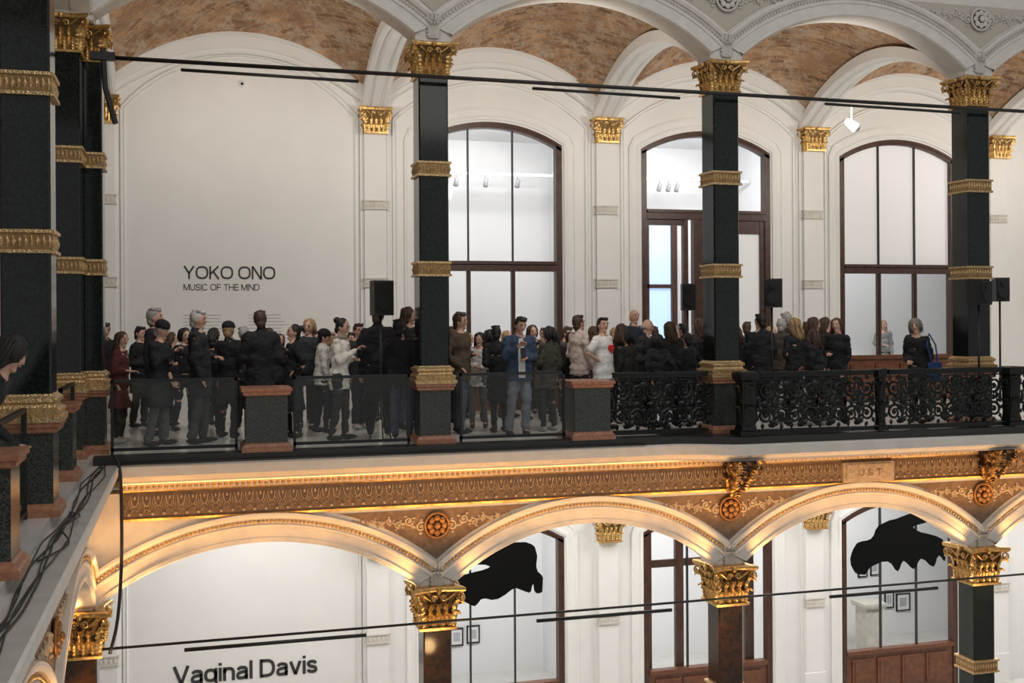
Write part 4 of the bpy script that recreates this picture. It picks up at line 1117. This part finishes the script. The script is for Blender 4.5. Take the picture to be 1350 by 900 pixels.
P(763, 415, 17.4, 120, 'down', 'hold', 'short', BR, (.66, .54, .49), .80, (.04, .04, .045), L+'pale pink shirt turned away')
P(795, 418, 16.6, 38, 'hip', 'down', 'short', DK, (.80, .79, .76), .78, (.04, .04, .045), L+'white t-shirt with a red heart print', turn=-50, extra='tee')
P(817, 427, 18.2, 150, hair='long', hcol=BR, female=True, label=L+'black coat among the crowd')
P(836, 407, 18.9, 40, hair='bald', hcol=(.02, .02, .02), top=NAVY, label='bald '+L+'navy sweater')
P(850, 420, 17.0, 50, 'hold', 'down', 'bald', (.4, .4, .4), (.018, .018, .02), .75, BLK, 'balding '+L+'dark shirt turned sideways')
P(880, 424, 17.4, 165, 'hold', 'hold', 'long', BR, BLK, .5, BLK, L+'black coat with long brown hair', female=True)
P(900, 426, 18.8, 190, hair='short', hcol=DK, label=L+'dark jacket seen from behind')
P(919, 420, 19.2, 200, hair='long', hcol=BR, female=True, top=(.03, .02, .02), label=L+'dark top with long hair')
P(866, 430, 19.5, 150, hair='short', hcol=BR, top=GRY, label=L+'grey jacket deep in the crowd')
P(1000, 413, 17.0, 170, 'hold', 'hold', 'short', DK, BLK, .6, BLK, L+'black overcoat near an iron post')
P(981, 424, 18.8, 160, hair='short', hcol=BR, label=L+'dark coat beside the marble column')
P(1029, 420, 18.2, 150, hair='short', hcol=GR, top=(.05, .04, .03), label=L+'brown jacket with grey hair')
P(1040, 411, 19.5, 200, hair='short', hcol=GR, label='tall '+L+'dark jacket with grey hair')
P(1047, 419, 16.8, 190, 'down', 'hold', 'long', BLN, BLK, .6, BLK, L+'black coat with long blond hair', female=True)
P(1071, 418, 17.8, 100, hair='long', hcol=BR, female=True, label=L+'black top with long brown hair')
P(1086, 418, 18.8, 60, 'hold', 'down', 'long', BR, BLK, .5, BLK, L+'black dress facing a friend', female=True)
P(1102, 419, 16.9, -70, 'hold', 'down', 'long', BR, BLK, .6, BLK, L+'black dress with brunette hair, in profile', female=True)
P(1164, 422, 24.0, -20, 'hold', 'down', 'long', BLN, (.30, .30, .31), .8, BLK, L+'grey top with blond hair inside the exhibition room', female=True)
P(1208, 420, 15.95, -60, 'hold', 'down', 'curly', (.20, .18, .16), BLK, .72, (.02, .022, .03), L+'black jacket with grey curls carrying a blue bag', female=True, extra='bag', skin=0)
P(22, 448, 9.1, 78, 'rail', 'down', 'long', DK, BLK, .7, BLK, L+'black coat with loose black hair leaning over railing', female=True, X=-1.61, H=1.72, lean=.56, turn=-8, hk=1.15)
FILL = [(183, 430, 19.5, 60, 'short', DK, BLK), (222, 438, 19.7, 80, 'long', BR, (.02, .02, .025)), (357, 432, 18.2, 190, 'short', BR, (.015, .015, .02)), (283, 432, 19.4, 150, 'bob', DK, (.10, .09, .08)),
        (412, 436, 19.3, 30, 'short', BR, (.06, .08, .11)), (436, 438, 20.1, 60, 'long', BLN, BLK), (488, 436, 19.3, -40, 'bob', BR, (.3, .28, .26)), (545, 428, 19.2, 60, 'short', GR, (.03, .03, .04)),
        (592, 430, 18.6, 90, 'short', BR, BLK), (616, 440, 19.5, 40, 'long', BLN, (.05, .03, .03)), (643, 434, 18.6, 150, 'bob', DK, (.02, .02, .02)), (712, 432, 19.8, 0, 'short', BR, (.35, .33, .3)), (733, 436, 18.1, 160, 'long', DK, BLK),
        (783, 430, 19.2, 170, 'long', BR, (.02, .03, .04)), (806, 432, 19.6, 60, 'short', BLN, (.12, .11, .10)), (828, 436, 17.7, 190, 'bob', DK, (.02, .02, .02)), (889, 430, 19.9, -30, 'short', GR, (.04, .04, .04)), (934, 428, 17.6, 170, 'short', BR, BLK),
        (908, 440, 16.8, 200, 'short', DK, BLK), (972, 430, 17.8, 160, 'long', BR, BLK), (1014, 430, 19.2, 20, 'bob', BLN, (.05, .05, .06)), (1060, 424, 20.1, 170, 'short', BR, (.03, .03, .03)), (1076, 434, 16.1, 200, 'long', BR, BLK), (1098, 426, 19.5, 30, 'short', DK, GRY),
        (277, 440, 17.9, 190, 'short', DK, BLK), (868, 440, 16.3, 170, 'bob', DK, BLK), (366, 440, 19.6, 20, 'long', BR, (.04, .03, .03)), (462, 438, 19.8, 10, 'short', BR, (.08, .09, .12)), (668, 436, 19.2, 40, 'long', BLN, (.03, .03, .035)), (752, 438, 17.9, 190, 'bob', DK, BLK)]
for i, (u, yt, Y, fa, hr, hc, tc) in enumerate(FILL):
    cn = 'black' if sum(tc) < .12 else ('dark' if sum(tc) < .3 else 'grey')
    P(u, yt, Y, fa, R.choice(('down', 'hold', 'pocket', 'hip')), R.choice(('down', 'hold', 'cross')), hr, hc, tc, R.choice((.75, .6, .8)), BLK, L+cn+' clothes with '+{'short': 'short', 'long': 'long', 'bob': 'bobbed'}[hr]+' hair in the crowd', female=hr != 'short', skin=R.choice((0, 0, 0, 1)))

# ---------------------------------------------------------------- lights
def light(kind, loc, tgt, energy, col=(1, 1, 1), size=1., sy=None, ang=90, blend=.8):
    l = bpy.data.lights.new(kind.lower()+'_light', kind); l.energy = energy; l.color = col
    if kind == 'AREA':
        l.shape = 'RECTANGLE'; l.size = size; l.size_y = sy or size
    else: l.shadow_soft_size = size
    if kind == 'SPOT': l.spot_size = math.radians(ang); l.spot_blend = blend
    o = bpy.data.objects.new(l.name, l); COL.objects.link(o); o.location = loc
    o.rotation_euler = (Vector(tgt)-Vector(loc)).to_track_quat('-Z', 'Y').to_euler()
    return o
w = bpy.data.worlds.new('world'); SC.world = w; w.use_nodes = True
w.node_tree.nodes['Background'].inputs[0].default_value = (1, .985, .96, 1)
w.node_tree.nodes['Background'].inputs[1].default_value = .34
light('AREA', (6, 2, 12), (6, 17, 1), 650, (1, .975, .94), 12)
WARM = (1, .95, .87)
for cx in (.92, 5.55, 10.08, 14.6, 18.6):
    light('SPOT', (cx, 15.75, 5.0), (cx, 20.8, 3.4), 310, WARM, .12, ang=95)
    light('SPOT', (cx, 15.3, 5.0), (cx, 17.6, .3), 190, (1, .96, .91), .15, ang=75)  # fill spots added to brighten the gallery floor and crowd
    light('SPOT', (cx, 16.3, 4.7), (cx, 18.6, 7.4), 185, (1, .92, .82), .3, ang=150)
    light('AREA', (cx, 18.4, -.6), (cx, 18.6, -5), 135, (1, .98, .95), 2.5)
for cx in (5.55, 10.1, 14.6):
    light('AREA', (cx, 21.4, 5.2), (cx, 24.5, 2.4), 105, (1, .99, .99), 2.4, .5)
    light('AREA', (cx, 21.4, -2.2), (cx, 24.5, -4.5), 105, (1, .99, .97), 2.4, .5)
OR = (1, .48, .13)
for x in [-1.0]+COLX:
    f = .6 if x > 10 else 1
    for dx in (-.45, .45):
        light('SPOT', (x+dx, YF-.45, -1.95), (x+dx*2.6, YF-.1, -.9), 24, OR, .08, ang=140)
    light('SPOT', (x, YF-.95, -3.0), (x, YF-.1, -1.9), 30, (1, .62, .27), .1, ang=90)
    light('SPOT', (x-.45, YF-.75, -2.5), (x, YF-.05, -4.0), 60*f*f, OR, .1, ang=80)
for b in BAYS:
    for k in (.06, .2, .35, .5, .65, .8, .94):
        x = b[0]+(b[1]-b[0])*k
        light('SPOT', (x, YF-.80, -1.30), (x, YF-.3, -.5), 14, OR, .15, ang=155)
    for k in (.3, .5, .7):
        x = b[0]+(b[1]-b[0])*k
        light('SPOT', (x, YF+.1, -2.0), (x, YF, -1.2), 13, OR, .1, ang=150)
for y in (15.2, 13.5, 12, 10.5, 9):
    light('SPOT', (XF+.6, y, -1.9), (XF+.2, y, -.6), 22, OR, .1, ang=140)

# ---------------------------------------------------------------- camera
cam = bpy.data.cameras.new('camera'); co = bpy.data.objects.new('camera', cam); COL.objects.link(co)
cam.sensor_width = 36; cam.lens = 39.7; cam.shift_y = -28/1350
co.matrix_world = Matrix.Translation((0, 0, 1.72)) @ Matrix.Rotation(math.radians(-15.9), 4, 'Z') @ Matrix.Rotation(pi/2, 4, 'X') @ Matrix.Rotation(-.006, 4, 'Z')
SC.camera = co
